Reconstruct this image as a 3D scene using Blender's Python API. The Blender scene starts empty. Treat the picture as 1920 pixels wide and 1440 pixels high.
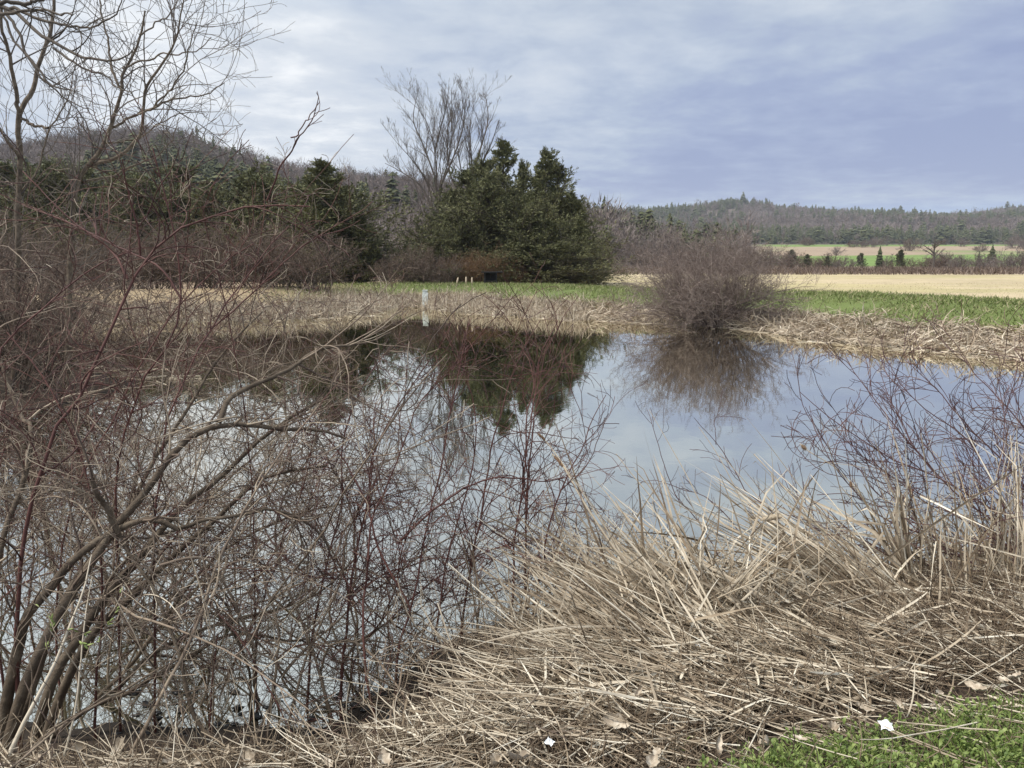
import bpy, math, random
import numpy as np
from mathutils import Vector

# ------------------------------------------------------------------ camera
CAM_H = 2.2
PITCH = math.radians(9.06)
FPX = 1442.0                      # focal length in pixels of a 1920 px wide picture
scene = bpy.context.scene
COL = scene.collection
cam_data = bpy.data.cameras.new('camera')
cam_data.sensor_width = 36.0
cam_data.lens = 36.0 * FPX / 1920.0
cam_data.clip_start = 0.05
cam_data.clip_end = 6000
cam = bpy.data.objects.new('camera', cam_data)
cam.location = (0, 0, CAM_H)
cam.rotation_euler = (math.pi / 2 - PITCH, 0, 0)
COL.objects.link(cam)
scene.camera = cam
scene.render.resolution_x = 1024
scene.render.resolution_y = 768

# ------------------------------------------------------------------ sky and light
SUN_EL, SUN_AZ = math.radians(56), math.radians(-105)     # azimuth measured from +Y towards +X


def px(x, y, Y):
    """world point that stands Y metres ahead of the camera and shows at pixel x, y"""
    u = (x - 960) / FPX
    v = (720 - y) / FPX
    cy = math.cos(PITCH) + v * math.sin(PITCH)
    cz = -math.sin(PITCH) + v * math.cos(PITCH)
    s = Y / cy
    return np.array([u * s, Y, CAM_H + cz * s])


def pxz(x, y, z=0.0):
    """world point at height z that shows at pixel x, y"""
    p = px(x, y, 1.0)
    d = p - np.array([0, 0, CAM_H])
    s = (z - CAM_H) / d[2]
    return np.array([0, 0, CAM_H]) + d * s


world = bpy.data.worlds.new('World')
scene.world = world
world.use_nodes = True


class NT:
    """small helper to write node trees"""
    def __init__(self, tree):
        self.t = tree
        tree.nodes.clear()

    def n(self, kind, **kw):
        nd = self.t.nodes.new(kind)
        for k, v in kw.items():
            if k.startswith('i_'):
                nd.inputs[k[2:].replace('_', ' ')].default_value = v
            else:
                setattr(nd, k, v)
        return nd

    def l(self, a, b):
        self.t.links.new(a, b)

    def val(self, sock, v):
        if isinstance(v, (int, float, tuple, list)):
            sock.default_value = v
        else:
            self.l(v, sock)

    def math(self, op, a, b=None, c=None, clamp=False):
        nd = self.t.nodes.new('ShaderNodeMath')
        nd.operation = op
        nd.use_clamp = clamp
        self.val(nd.inputs[0], a)
        if b is not None:
            self.val(nd.inputs[1], b)
        if c is not None:
            self.val(nd.inputs[2], c)
        return nd.outputs[0]

    def mix(self, f, a, b, blend='MIX'):
        nd = self.t.nodes.new('ShaderNodeMix')
        nd.data_type = 'RGBA'
        nd.blend_type = blend
        self.val(nd.inputs[0], f)
        for s, v in ((nd.inputs[6], a), (nd.inputs[7], b)):
            if isinstance(v, (tuple, list)) and len(v) == 3:
                v = (*v, 1)
            self.val(s, v)
        return nd.outputs[2]

    def noise(self, vec, scale, detail=4, rough=0.55, dist=0.0):
        nd = self.t.nodes.new('ShaderNodeTexNoise')
        nd.inputs['Scale'].default_value = scale
        nd.inputs['Detail'].default_value = detail
        nd.inputs['Roughness'].default_value = rough
        nd.inputs['Distortion'].default_value = dist
        if vec is not None:
            self.l(vec, nd.inputs['Vector'])
        return nd.outputs['Fac']

    def ramp(self, f, stops, interp='LINEAR'):
        nd = self.t.nodes.new('ShaderNodeValToRGB')
        cr = nd.color_ramp
        cr.interpolation = interp
        while len(cr.elements) > 1:
            cr.elements.remove(cr.elements[-1])
        first = True
        for p, c in stops:
            if isinstance(c, (int, float)):
                c = (c, c, c)
            e = cr.elements[0] if first else cr.elements.new(p)
            e.position = p
            e.color = (*c, 1)
            first = False
        self.val(nd.inputs[0], f)
        return nd.outputs['Color']

    def maprange(self, v, a, b, c=0.0, d=1.0, smooth=True):
        nd = self.t.nodes.new('ShaderNodeMapRange')
        nd.interpolation_type = 'SMOOTHSTEP' if smooth else 'LINEAR'
        self.val(nd.inputs[0], v)
        for i, q in enumerate((a, b, c, d)):
            nd.inputs[i + 1].default_value = q
        return nd.outputs[0]


def dir_of(x, y):
    d = px(x, y, 1.0) - np.array([0, 0, CAM_H])
    return d / np.linalg.norm(d)


def build_world():
    w = NT(world.node_tree)
    out = w.n('ShaderNodeOutputWorld')
    bg = w.n('ShaderNodeBackground')
    bg.inputs['Strength'].default_value = 0.1
    w.l(bg.outputs[0], out.inputs[0])
    sky = w.n('ShaderNodeTexSky')
    sky.sky_type = 'NISHITA'
    sky.sun_disc = False
    sky.sun_elevation = SUN_EL
    sky.sun_rotation = SUN_AZ
    tc = w.n('ShaderNodeTexCoord')
    sep = w.n('ShaderNodeSeparateXYZ')
    w.l(tc.outputs['Generated'], sep.inputs[0])
    X, Y, Z = sep.outputs
    zz = w.math('ADD', w.math('MAXIMUM', Z, 0.0), 0.10)
    cx, cy = w.math('DIVIDE', X, zz), w.math('DIVIDE', Y, zz)
    comb = w.n('ShaderNodeCombineXYZ')
    w.l(cx, comb.inputs[0])
    w.l(w.math('MULTIPLY', cy, 1.0), comb.inputs[1])
    cloud = comb.outputs[0]
    # layers of a stratocumulus deck, seen in perspective because they live on a plane
    n1 = w.noise(cloud, 0.42, 6, 0.55, 0.35)
    n2 = w.noise(cloud, 1.5, 8, 0.62, 0.3)
    n3 = w.noise(cloud, 4.5, 5, 0.6, 0.2)
    f = w.math('ADD', w.math('MULTIPLY', n1, 0.46), w.math('ADD', w.math('MULTIPLY', n2, 0.34), w.math('MULTIPLY', n3, 0.22)))
    # the thin bright part of the deck in front of the sun
    def lobe(x, y, lo, hi):
        v = dir_of(x, y)
        vm = w.n('ShaderNodeVectorMath', operation='DOT_PRODUCT')
        w.l(tc.outputs['Generated'], vm.inputs[0])
        vm.inputs[1].default_value = tuple(v)
        return w.maprange(vm.outputs['Value'], math.cos(math.radians(lo)), math.cos(math.radians(hi)))
    glow = lobe(400, 180, 14, 1)
    wide = lobe(250, -500, 62, 6)
    left = w.maprange(X, 0.55, -0.60)
    el = w.maprange(Z, 0.0, 0.42)
    f = w.math('ADD', w.math('MULTIPLY', w.math('SUBTRACT', f, 0.51), 1.35), 0.505)
    band = w.math('MULTIPLY', w.math('MULTIPLY', w.maprange(Z, 0.03, 0.10), w.maprange(Z, 0.30, 0.14)), w.maprange(X, -0.12, 0.25))
    f = w.math('SUBTRACT', f, w.math('MULTIPLY', band, 0.10))
    dens = w.math('ADD', f, w.math('MULTIPLY', left, 0.075))
    dens = w.math('ADD', dens, w.math('MULTIPLY', wide, 0.07))
    dens = w.math('ADD', dens, w.math('MULTIPLY', glow, 0.17))
    c = w.ramp(dens, [(0.36, (0.285, 0.345, 0.545)), (0.45, (0.345, 0.412, 0.595)), (0.54, (0.435, 0.51, 0.65)),
                      (0.63, (0.56, 0.625, 0.73)), (0.74, (0.68, 0.73, 0.80)), (0.86, (0.94, 0.96, 0.98))])
    c = w.mix(w.math('MULTIPLY', w.maprange(Z, 0.20, 0.45), 0.7), c, (0.56, 0.62, 0.665))
    # clear strip under the deck low on the right
    strip = w.math('MULTIPLY', w.maprange(Z, 0.075, 0.045), w.maprange(w.math('ADD', X, w.math('MULTIPLY', n2, 0.5)), 0.22, 0.45))
    c = w.mix(w.math('MULTIPLY', strip, 0.55), c, (0.30, 0.45, 0.74))
    # an overcast deck is several times brighter overhead than near the horizon
    over = w.math('MULTIPLY', w.maprange(Z, 0.55, 0.9), 0.9)
    back = w.math('MULTIPLY', w.maprange(Y, 0.1, -0.7), 0.3)
    lum = w.math('ADD', w.math('ADD', w.math('MULTIPLY', w.math('MULTIPLY', w.maprange(X, 0.15, -0.5), w.maprange(Z, 0.24, 0.46)), 0.75), w.math('MAXIMUM', over, back)), 1.0)
    vm = w.n('ShaderNodeVectorMath', operation='SCALE')
    w.l(c, vm.inputs[0])
    w.l(w.math('MULTIPLY', lum, 10.0), vm.inputs[3])
    mixed = w.mix(0.93, sky.outputs[0], vm.outputs[0])
    w.l(mixed, bg.inputs['Color'])


build_world()
sun = bpy.data.lights.new('sun', 'SUN')
sun.energy = 4.0
sun.angle = math.radians(10)
sun.color = (1.0, 0.955, 0.89)
sun_o = bpy.data.objects.new('sun', sun)
sd = Vector((math.sin(SUN_AZ) * math.cos(SUN_EL), math.cos(SUN_AZ) * math.cos(SUN_EL), math.sin(SUN_EL)))
sun_o.rotation_euler = sd.to_track_quat('Z', 'Y').to_euler()
COL.objects.link(sun_o)
scene.view_settings.view_transform = 'Standard'
scene.view_settings.look = 'None'
scene.view_settings.exposure = 0.10
scene.view_settings.gamma = 1.0
scene.cycles.max_bounces = 6
scene.cycles.diffuse_bounces = 2
scene.cycles.glossy_bounces = 3
scene.cycles.transparent_max_bounces = 8
scene.cycles.use_denoising = True
scene.cycles.denoiser = 'OPENIMAGEDENOISE'
scene.cycles.denoising_input_passes = 'RGB_ALBEDO_NORMAL'
scene.cycles.denoising_prefilter = 'ACCURATE'
scene.cycles.volume_bounces = 0
scene.cycles.sample_clamp_indirect = 4.0
scene.cycles.sample_clamp_direct = 5.0

# ------------------------------------------------------------------ helpers
RNG = np.random.default_rng(11)


def unit(v):
    return v / np.maximum(np.linalg.norm(v, axis=-1, keepdims=True), 1e-9)


def new_obj(name, data, parent=None, loc=None):
    o = bpy.data.objects.new(name, data)
    COL.objects.link(o)
    if loc is not None:
        o.location = tuple(float(q) for q in loc)
    if parent is not None:
        o.parent = parent
    return o


def tag(o, label=None, cat=None, group=None, kind=None):
    if label:
        o['label'] = label
    if cat:
        o['category'] = cat
    if group:
        o['group'] = group
    if kind:
        o['kind'] = kind
    return o


def thing(name, label, cat, loc=(0, 0, 0), group=None):
    o = new_obj(name, None, None, loc)
    o.empty_display_size = 0.2
    return tag(o, label, cat, group)


def mesh_from(name, V, Fq=None, Ft=None, mat=None, smooth=True, attrs=None):
    """V (n,3), quads (m,4), triangles (k,3)"""
    me = bpy.data.meshes.new(name)
    V = np.asarray(V, dtype=np.float32)
    loops, starts, n = [], [], 0
    if Fq is not None and len(Fq):
        Fq = np.asarray(Fq, dtype=np.int32)
        loops.append(Fq.ravel())
        starts.append(np.arange(len(Fq)) * 4)
        n = len(Fq) * 4
    if Ft is not None and len(Ft):
        Ft = np.asarray(Ft, dtype=np.int32)
        loops.append(Ft.ravel())
        starts.append(np.arange(len(Ft)) * 3 + n)
    loops = np.concatenate(loops).astype(np.int32)
    starts = np.concatenate(starts).astype(np.int32)
    me.vertices.add(len(V))
    me.vertices.foreach_set('co', V.ravel())
    me.loops.add(len(loops))
    me.loops.foreach_set('vertex_index', loops)
    me.polygons.add(len(starts))
    me.polygons.foreach_set('loop_start', starts)
    me.update(calc_edges=True)
    me.polygons.foreach_set('use_smooth', np.full(len(starts), bool(smooth)))
    if attrs:
        for k, a in attrs.items():
            at = me.color_attributes.new(k, 'FLOAT_COLOR', 'POINT')
            at.data.foreach_set('color', np.asarray(a, dtype=np.float32).ravel())
    if mat:
        me.materials.append(mat)
    return me


class Geo:
    """collects arrays of tubes, ribbons and faces that become one mesh"""
    def __init__(self):
        self.V, self.Q, self.T, self.n = [], [], [], 0

    def add(self, V, Q=None, T=None):
        V = np.asarray(V, dtype=np.float32).reshape(-1, 3)
        if Q is not None and len(Q):
            self.Q.append(np.asarray(Q) + self.n)
        if T is not None and len(T):
            self.T.append(np.asarray(T) + self.n)
        self.V.append(V)
        self.n += len(V)

    def tubes(self, P, R, sides=4):
        """P (N,K,3) centre lines, R (N,K) radii"""
        P = np.asarray(P, dtype=np.float64)
        N, K, _ = P.shape
        if N == 0:
            return
        T = np.empty_like(P)
        T[:, 1:-1] = P[:, 2:] - P[:, :-2]
        T[:, 0] = P[:, 1] - P[:, 0]
        T[:, -1] = P[:, -1] - P[:, -2]
        T = unit(T)
        ref = np.where(np.abs(T[:, :1, 2:3]) > 0.9, np.array([1.0, 0, 0]), np.array([0, 0, 1.0]))
        A = unit(np.cross(T, np.broadcast_to(ref, T.shape)))
        # keep the frame continuous
        for k in range(1, K):
            a = A[:, k - 1] - T[:, k] * np.sum(A[:, k - 1] * T[:, k], axis=1, keepdims=True)
            A[:, k] = unit(a)
        B = np.cross(T, A)
        ang = np.arange(sides) * 2 * math.pi / sides
        ring = (A[:, :, None, :] * np.cos(ang)[None, None, :, None] + B[:, :, None, :] * np.sin(ang)[None, None, :, None])
        V = P[:, :, None, :] + ring * R[:, :, None, None]
        V = V.reshape(-1, 3)
        base = (np.arange(N) * K * sides)[:, None, None]
        k = np.arange(K - 1)[None, :, None] * sides
        s = np.arange(sides)[None, None, :]
        s2 = (s + 1) % sides
        a = base + k + s
        b = base + k + s2
        Q = np.stack([a, b, b + sides, a + sides], axis=-1).reshape(-1, 4)
        self.add(V, Q)

    def ribbons(self, P, W, side, fold=0.0):
        """P (N,K,3), W (N,K) half widths, side (N,3) direction of the width"""
        P = np.asarray(P, dtype=np.float64)
        N, K, _ = P.shape
        if N == 0:
            return
        T = unit(np.gradient(P, axis=1))
        S = side[:, None, :] - T * np.sum(side[:, None, :] * T, axis=2, keepdims=True)
        S = unit(S)
        if fold:
            U = np.cross(T, S)
            V = np.stack([P - S * W[..., None], P + U * (W * fold)[..., None], P + S * W[..., None]], axis=2)
            m = 3
        else:
            V = np.stack([P - S * W[..., None], P + S * W[..., None]], axis=2)
            m = 2
        base = (np.arange(N) * K * m)[:, None, None]
        k = np.arange(K - 1)[None, :, None] * m
        s = np.arange(m - 1)[None, None, :]
        a = base + k + s
        Q = np.stack([a, a + 1, a + 1 + m, a + m], axis=-1).reshape(-1, 4)
        self.add(V, Q)

    def tris(self, V3):
        V3 = np.asarray(V3)
        n = len(V3)
        self.add(V3.reshape(-1, 3), None, np.arange(n * 3).reshape(-1, 3))

    def arrays(self):
        V = np.concatenate(self.V) if self.V else np.zeros((0, 3))
        Q = np.concatenate(self.Q) if self.Q else None
        T = np.concatenate(self.T) if self.T else None
        return V, Q, T

    def build(self, name, mat, parent=None, loc=None, smooth=True, rel=None):
        V, Q, T = self.arrays()
        if rel is not None:
            V = V - np.asarray(rel, dtype=np.float32)
        me = mesh_from(name, V, Q, T, mat, smooth)
        return new_obj(name, me, parent, loc)


def resample(P, K):
    """Catmull-Rom through the given points, K samples evenly by chord length"""
    P = np.asarray(P, dtype=float)
    n = len(P)
    ext = np.vstack([2 * P[0] - P[1], P, 2 * P[-1] - P[-2]])
    out = []
    for i in range(n - 1):
        p0, p1, p2, p3 = ext[i:i + 4]
        t = np.linspace(0, 1, 9)[:-1, None]
        out.append(0.5 * ((2 * p1) + (-p0 + p2) * t + (2 * p0 - 5 * p1 + 4 * p2 - p3) * t ** 2 + (-p0 + 3 * p1 - 3 * p2 + p3) * t ** 3))
    out.append(P[-1:])
    C = np.vstack(out)
    s = np.concatenate([[0], np.cumsum(np.linalg.norm(np.diff(C, axis=0), axis=1))])
    q = np.linspace(0, s[-1], K)
    return np.stack([np.interp(q, s, C[:, j]) for j in range(C.shape[1])], axis=1)


def grow(S, D, L, K, wig=0.15, up=0.0, curl=0.0, rng=RNG):
    """grow N lines from S along D with length L in K steps"""
    N = len(S)
    P = np.empty((N, K + 1, 3))
    P[:, 0] = S
    d = unit(D.copy())
    cv = rng.normal(size=(N, 3)) * curl / K
    upv = np.array([0, 0, 1.0])
    up = np.broadcast_to(np.asarray(up, dtype=float), (N,))[:, None]
    for k in range(K):
        d = unit(d + rng.normal(size=(N, 3)) * wig / math.sqrt(K) + cv + upv * up / K)
        P[:, k + 1] = P[:, k] + d * (L / K)[:, None]
    return P


def spawn(P, R, per, t0, t1, ang, dang, rs=0.6, rng=RNG, rmin=0.0008):
    """pick child starts on parent lines. returns starts, directions, radii, t, parent index"""
    N, K, _ = P.shape
    cnt = np.floor(per + rng.random(N)).astype(int) if np.isscalar(per) else np.floor(per + rng.random(N)).astype(int)
    idx = np.repeat(np.arange(N), cnt)
    M = len(idx)
    t = t0 + (t1 - t0) * rng.random(M)
    f = t * (K - 1)
    i = np.minimum(f.astype(int), K - 2)
    fr = (f - i)[:, None]
    a, b = P[idx, i], P[idx, i + 1]
    S = a * (1 - fr) + b * fr
    T = unit(b - a)
    r = R[idx, i] * (1 - fr[:, 0]) + R[idx, i + 1] * fr[:, 0]
    v = rng.normal(size=(M, 3))
    perp = unit(v - T * np.sum(v * T, axis=1, keepdims=True))
    th = np.radians(ang + dang * rng.normal(size=M))[:, None]
    D = T * np.cos(th) + perp * np.sin(th)
    return S, D, np.maximum(r * rs, rmin), t, idx


def taper(r0, r1, K, power=1.0):
    t = np.linspace(0, 1, K)[None, :] ** power
    return r0[:, None] * (1 - t) + np.asarray(r1)[..., None] * t


# ------------------------------------------------------------------ materials
MATS = {}


def mat_base(name, rough=0.8, spec=0.3):
    m = bpy.data.materials.new(name)
    m.use_nodes = True
    n = NT(m.node_tree)
    out = n.n('ShaderNodeOutputMaterial')
    b = n.n('ShaderNodeBsdfPrincipled')
    n.l(b.outputs[0], out.inputs[0])
    b.inputs['Roughness'].default_value = rough
    b.inputs['Specular IOR Level'].default_value = spec
    MATS[name] = m
    return m, n, b


def island_mat(name, stops, rough=0.75, scale=6.0, var=0.35, spec=0.25, bump=0.0, trans=0.0):
    """colour picked per separate twig / blade, broken up by noise along it"""
    m, n, b = mat_base(name, rough, spec)
    g = n.n('ShaderNodeNewGeometry')
    tc = n.n('ShaderNodeTexCoord')
    nz = n.noise(tc.outputs['Object'], scale, 4, 0.6)
    f = n.math('ADD', n.math('MULTIPLY', g.outputs['Random Per Island'], 1 - var), n.math('MULTIPLY', n.maprange(nz, 0.3, 0.7), var))
    c = n.ramp(f, stops)
    n.l(c, b.inputs['Base Color'])
    if bump:
        bp = n.n('ShaderNodeBump')
        bp.inputs['Strength'].default_value = bump
        bp.inputs['Distance'].default_value = 0.01
        nb = n.noise(tc.outputs['Object'], scale * 8, 5, 0.65)
        n.l(nb, bp.inputs['Height'])
        n.l(bp.outputs[0], b.inputs['Normal'])
    if trans:
        out = [q for q in n.t.nodes if q.type == 'OUTPUT_MATERIAL'][0]
        tr = n.n('ShaderNodeBsdfTranslucent')
        n.l(c, tr.inputs['Color'])
        mx = n.n('ShaderNodeMixShader')
        mx.inputs[0].default_value = trans
        n.l(b.outputs[0], mx.inputs[1])
        n.l(tr.outputs[0], mx.inputs[2])
        n.l(mx.outputs[0], out.inputs[0])
    return m


M_willow = island_mat('willow_bark', [(0, (0.052, 0.040, 0.028)), (0.5, (0.115, 0.086, 0.060)), (1, (0.22, 0.175, 0.125))], 0.8, 14, 0.6, 0.2, 0.6)
M_twig_tan = island_mat('tan_twig', [(0, (0.05, 0.034, 0.027)), (0.3, (0.11, 0.078, 0.058)), (0.6, (0.23, 0.175, 0.125)), (0.85, (0.42, 0.345, 0.25)), (1, (0.58, 0.50, 0.38))], 0.7, 5, 0.3)
M_twig_red = island_mat('red_twig', [(0, (0.030, 0.013, 0.012)), (0.35, (0.068, 0.028, 0.023)), (0.7, (0.125, 0.054, 0.042)), (0.9, (0.18, 0.10, 0.075)), (1, (0.30, 0.22, 0.16))], 0.6, 5, 0.3)
M_twig_purple = island_mat('purple_twig', [(0, (0.05, 0.026, 0.028)), (0.4, (0.105, 0.055, 0.055)), (0.75, (0.165, 0.10, 0.09)), (1, (0.32, 0.24, 0.19))], 0.7, 5, 0.3)
M_brown_brush = island_mat('brush_twig', [(0, (0.055, 0.036, 0.029)), (0.5, (0.125, 0.086, 0.066)), (1, (0.26, 0.20, 0.15))], 0.8, 2, 0.3)
M_bush_twig = island_mat('bush_twig', [(0, (0.085, 0.060, 0.052)), (0.5, (0.18, 0.135, 0.115)), (1, (0.33, 0.27, 0.225))], 0.8, 2, 0.3)
M_dark_bark = island_mat('dark_bark', [(0, (0.05, 0.04, 0.032)), (1, (0.13, 0.105, 0.08))], 0.85, 5, 0.5, 0.2, 0.4)
M_grey_twig = island_mat('grey_twig', [(0, (0.06, 0.048, 0.040)), (1, (0.19, 0.155, 0.125))], 0.8, 3, 0.3)
M_straw = island_mat('dry_straw', [(0, (0.09, 0.063, 0.040)), (0.25, (0.24, 0.18, 0.118)), (0.5, (0.43, 0.35, 0.25)), (0.78, (0.63, 0.545, 0.415)), (1, (0.84, 0.775, 0.64))], 0.62, 9, 0.25, 0.3, 0, 0.12)
M_straw_grey = island_mat('weathered_reed', [(0, (0.15, 0.11, 0.08)), (0.35, (0.32, 0.25, 0.18)), (0.75, (0.50, 0.42, 0.315)), (1, (0.68, 0.60, 0.48))], 0.75, 3, 0.3)
M_straw_brown = island_mat('brown_litter', [(0, (0.045, 0.030, 0.021)), (0.5, (0.13, 0.092, 0.060)), (0.85, (0.26, 0.195, 0.13)), (1, (0.42, 0.34, 0.24))], 0.8, 9, 0.3)  # litter brown, darkened further to stand for shade inside the straw
M_grass = island_mat('spring_grass', [(0, (0.09, 0.135, 0.035)), (0.4, (0.17, 0.235, 0.055)), (0.72, (0.28, 0.345, 0.10)), (0.85, (0.44, 0.42, 0.22)), (1, (0.66, 0.58, 0.40))], 0.6, 4, 0.3, 0.3, 0, 0.25)
M_grass_far = island_mat('bank_grass', [(0, (0.105, 0.125, 0.042)), (0.4, (0.165, 0.195, 0.060)), (0.66, (0.23, 0.26, 0.10)), (0.78, (0.36, 0.31, 0.18)), (1, (0.48, 0.40, 0.26))], 0.7, 1, 0.4, 0.2, 0, 0.2)
M_juniper = island_mat('juniper_foliage', [(0, (0.052, 0.055, 0.024)), (0.5, (0.122, 0.124, 0.052)), (0.85, (0.19, 0.185, 0.085)), (1, (0.24, 0.19, 0.11))], 0.8, 0.7, 0.45)
M_conifer = island_mat('conifer_foliage', [(0, (0.044, 0.050, 0.024)), (0.6, (0.085, 0.090, 0.038)), (1, (0.14, 0.135, 0.06))], 0.8, 0.05, 0.4)
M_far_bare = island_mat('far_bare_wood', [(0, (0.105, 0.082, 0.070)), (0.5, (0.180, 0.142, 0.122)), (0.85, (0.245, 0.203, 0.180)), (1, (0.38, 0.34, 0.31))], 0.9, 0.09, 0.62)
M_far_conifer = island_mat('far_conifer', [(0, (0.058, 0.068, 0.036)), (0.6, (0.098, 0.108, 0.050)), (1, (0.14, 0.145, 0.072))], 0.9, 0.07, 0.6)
M_pale_stick = island_mat('pale_stick', [(0, (0.46, 0.38, 0.27)), (1, (0.66, 0.58, 0.46))], 0.7, 8, 0.5)
M_leaf_dead = island_mat('dead_leaf', [(0, (0.20, 0.15, 0.105)), (0.5, (0.40, 0.33, 0.245)), (1, (0.62, 0.55, 0.45))], 0.7, 20, 0.7, 0.3)
M_stubble = island_mat('stubble', [(0, (0.34, 0.27, 0.16)), (1, (0.56, 0.47, 0.31))], 0.8, 1, 0.3)
M_rust = island_mat('rusty_brush', [(0, (0.07, 0.04, 0.022)), (0.5, (0.15, 0.085, 0.045)), (1, (0.23, 0.15, 0.08))], 0.85, 1, 0.3)
M_bud = island_mat('green_bud', [(0, (0.20, 0.26, 0.07)), (1, (0.38, 0.44, 0.16))], 0.6, 5, 0.3)
M_weed = island_mat('clover_leaf', [(0, (0.08, 0.125, 0.03)), (0.5, (0.17, 0.225, 0.055)), (1, (0.31, 0.35, 0.12))], 0.55, 6, 0.3, 0.35, 0, 0.2)
M_head = island_mat('cattail_fluff', [(0, (0.13, 0.075, 0.045)), (1, (0.28, 0.18, 0.11))], 0.95, 60, 0.8, 0.1, 0.8)
M_fluff = island_mat('pale_fluff', [(0, (0.42, 0.33, 0.22)), (1, (0.66, 0.56, 0.42))], 0.95, 60, 0.8, 0.1, 0.8)


def plain(name, col, rough=0.7, noise=0.25, scale=8.0, bump=0.3, spec=0.3):
    m, n, b = mat_base(name, rough, spec)
    tc = n.n('ShaderNodeTexCoord')
    nz = n.noise(tc.outputs['Object'], scale, 6, 0.65)
    dk = tuple(c * (1 - noise) for c in col)
    lt = tuple(min(1, c * (1 + noise)) for c in col)
    n.l(n.mix(n.maprange(nz, 0.3, 0.7), dk, lt), b.inputs['Base Color'])
    if bump:
        bp = n.n('ShaderNodeBump')
        bp.inputs['Strength'].default_value = bump
        bp.inputs['Distance'].default_value = 0.01
        n.l(nz, bp.inputs['Height'])
        n.l(bp.outputs[0], b.inputs['Normal'])
    return m


M_white = plain('weathered_white_paint', (0.55, 0.57, 0.53), 0.7, 0.35, 9)
M_litter = plain('white_litter', (0.82, 0.82, 0.80), 0.5, 0.06, 30, 0.4)
M_blackwood = plain('blackened_wood', (0.022, 0.020, 0.020), 0.8, 0.3, 12)


def ground_mat():
    m, n, b = mat_base('ground_soil', 0.92, 0.2)
    at = n.n('ShaderNodeVertexColor', layer_name='cover')
    tc = n.n('ShaderNodeTexCoord')
    o = tc.outputs['Object']
    n1 = n.noise(o, 9.0, 8, 0.7)
    n2 = n.noise(o, 0.6, 5, 0.6)
    n3 = n.noise(o, 0.06, 5, 0.6)
    k = n.math('ADD', n.math('ADD', n.math('MULTIPLY', n1, 0.9), n.math('MULTIPLY', n2, 0.55)), n.math('MULTIPLY', n3, 0.55))
    vm = n.n('ShaderNodeVectorMath', operation='SCALE')
    n.l(at.outputs['Color'], vm.inputs[0])
    n.l(k, vm.inputs[3])
    n.l(vm.outputs[0], b.inputs['Base Color'])
    bp = n.n('ShaderNodeBump')
    bp.inputs['Strength'].default_value = 0.8
    bp.inputs['Distance'].default_value = 0.03
    n.l(n1, bp.inputs['Height'])
    n.l(bp.outputs[0], b.inputs['Normal'])
    return m


def water_mat():
    m, n, b = mat_base('pond_water', 0.015, 0.5)
    b.inputs['Base Color'].default_value = (0.030, 0.034, 0.018, 1)
    b.inputs['IOR'].default_value = 1.33
    tc = n.n('ShaderNodeTexCoord')
    mp = n.n('ShaderNodeMapping')
    mp.inputs['Scale'].default_value = (1.0, 0.7, 1)
    n.l(tc.outputs['Object'], mp.inputs[0])
    a = n.noise(mp.outputs[0], 2.2, 3, 0.55, 0.4)
    c = n.noise(mp.outputs[0], 9.0, 3, 0.55, 0.3)
    patch = n.maprange(n.noise(mp.outputs[0], 0.16, 3, 0.5), 0.42, 0.62)
    h = n.math('ADD', n.math('MULTIPLY', a, 1.0), n.math('MULTIPLY', c, n.math('MULTIPLY_ADD', patch, 0.42, 0.03)))
    bp = n.n('ShaderNodeBump')
    bp.inputs['Strength'].default_value = 0.06
    bp.inputs['Distance'].default_value = 0.018
    n.l(h, bp.inputs['Height'])
    n.l(bp.outputs[0], b.inputs['Normal'])
    # added gloss: brightens the pond by mirroring more than plain water does
    gl = n.n('ShaderNodeBsdfGlossy')
    gl.inputs['Roughness'].default_value = 0.02
    gl.inputs['Color'].default_value = (0.97, 0.955, 0.865, 1)
    n.l(bp.outputs[0], gl.inputs['Normal'])
    lw = n.n('ShaderNodeFresnel')
    lw.inputs['IOR'].default_value = 2.1
    n.l(bp.outputs[0], lw.inputs['Normal'])
    mx = n.n('ShaderNodeMixShader')
    n.l(n.maprange(lw.outputs[0], 0.0, 0.6, 0.50, 1.0, False), mx.inputs[0])
    n.l(b.outputs[0], mx.inputs[1])
    n.l(gl.outputs[0], mx.inputs[2])
    out = [q for q in n.t.nodes if q.type == 'OUTPUT_MATERIAL'][0]
    n.l(mx.outputs[0], out.inputs[0])
    return m


M_ground = ground_mat()
M_water = water_mat()

# ------------------------------------------------------------------ terrain
def w2(x, y, z=0.0):
    p = pxz(x, y, z)
    return (p[0], p[1])


SHORE = [(-3.6, 3.3), w2(-60, 1343), w2(150, 1350), w2(400, 1362), w2(600, 1352), w2(680, 1310), w2(760, 1255), w2(850, 1195),
         w2(1000, 1150), w2(1200, 1120), w2(1400, 1110), w2(1600, 1090), w2(1750, 1050), w2(1920, 1010), (8, 6.5), (14, 7.5),
         (19, 10), (17, 13.5), w2(1920, 680), w2(1840, 667), w2(1750, 657), w2(1650, 648), w2(1560, 643), w2(1490, 634), w2(1440, 622),
         w2(1370, 613), w2(1280, 610), w2(1180, 603), w2(1050, 598), w2(940, 590), w2(850, 584), w2(795, 576), w2(740, 576), w2(690, 586),
         w2(600, 596), w2(450, 601), w2(300, 602), w2(100, 610), (-22, 25), (-16, 20), (-11, 16.5), (-8.2, 15.2), (-6.6, 13.6),
         (-7.0, 11.6), (-8.6, 10.0), (-7.6, 7.5), (-5.4, 5.0)]
SHORE = np.array(SHORE)


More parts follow.
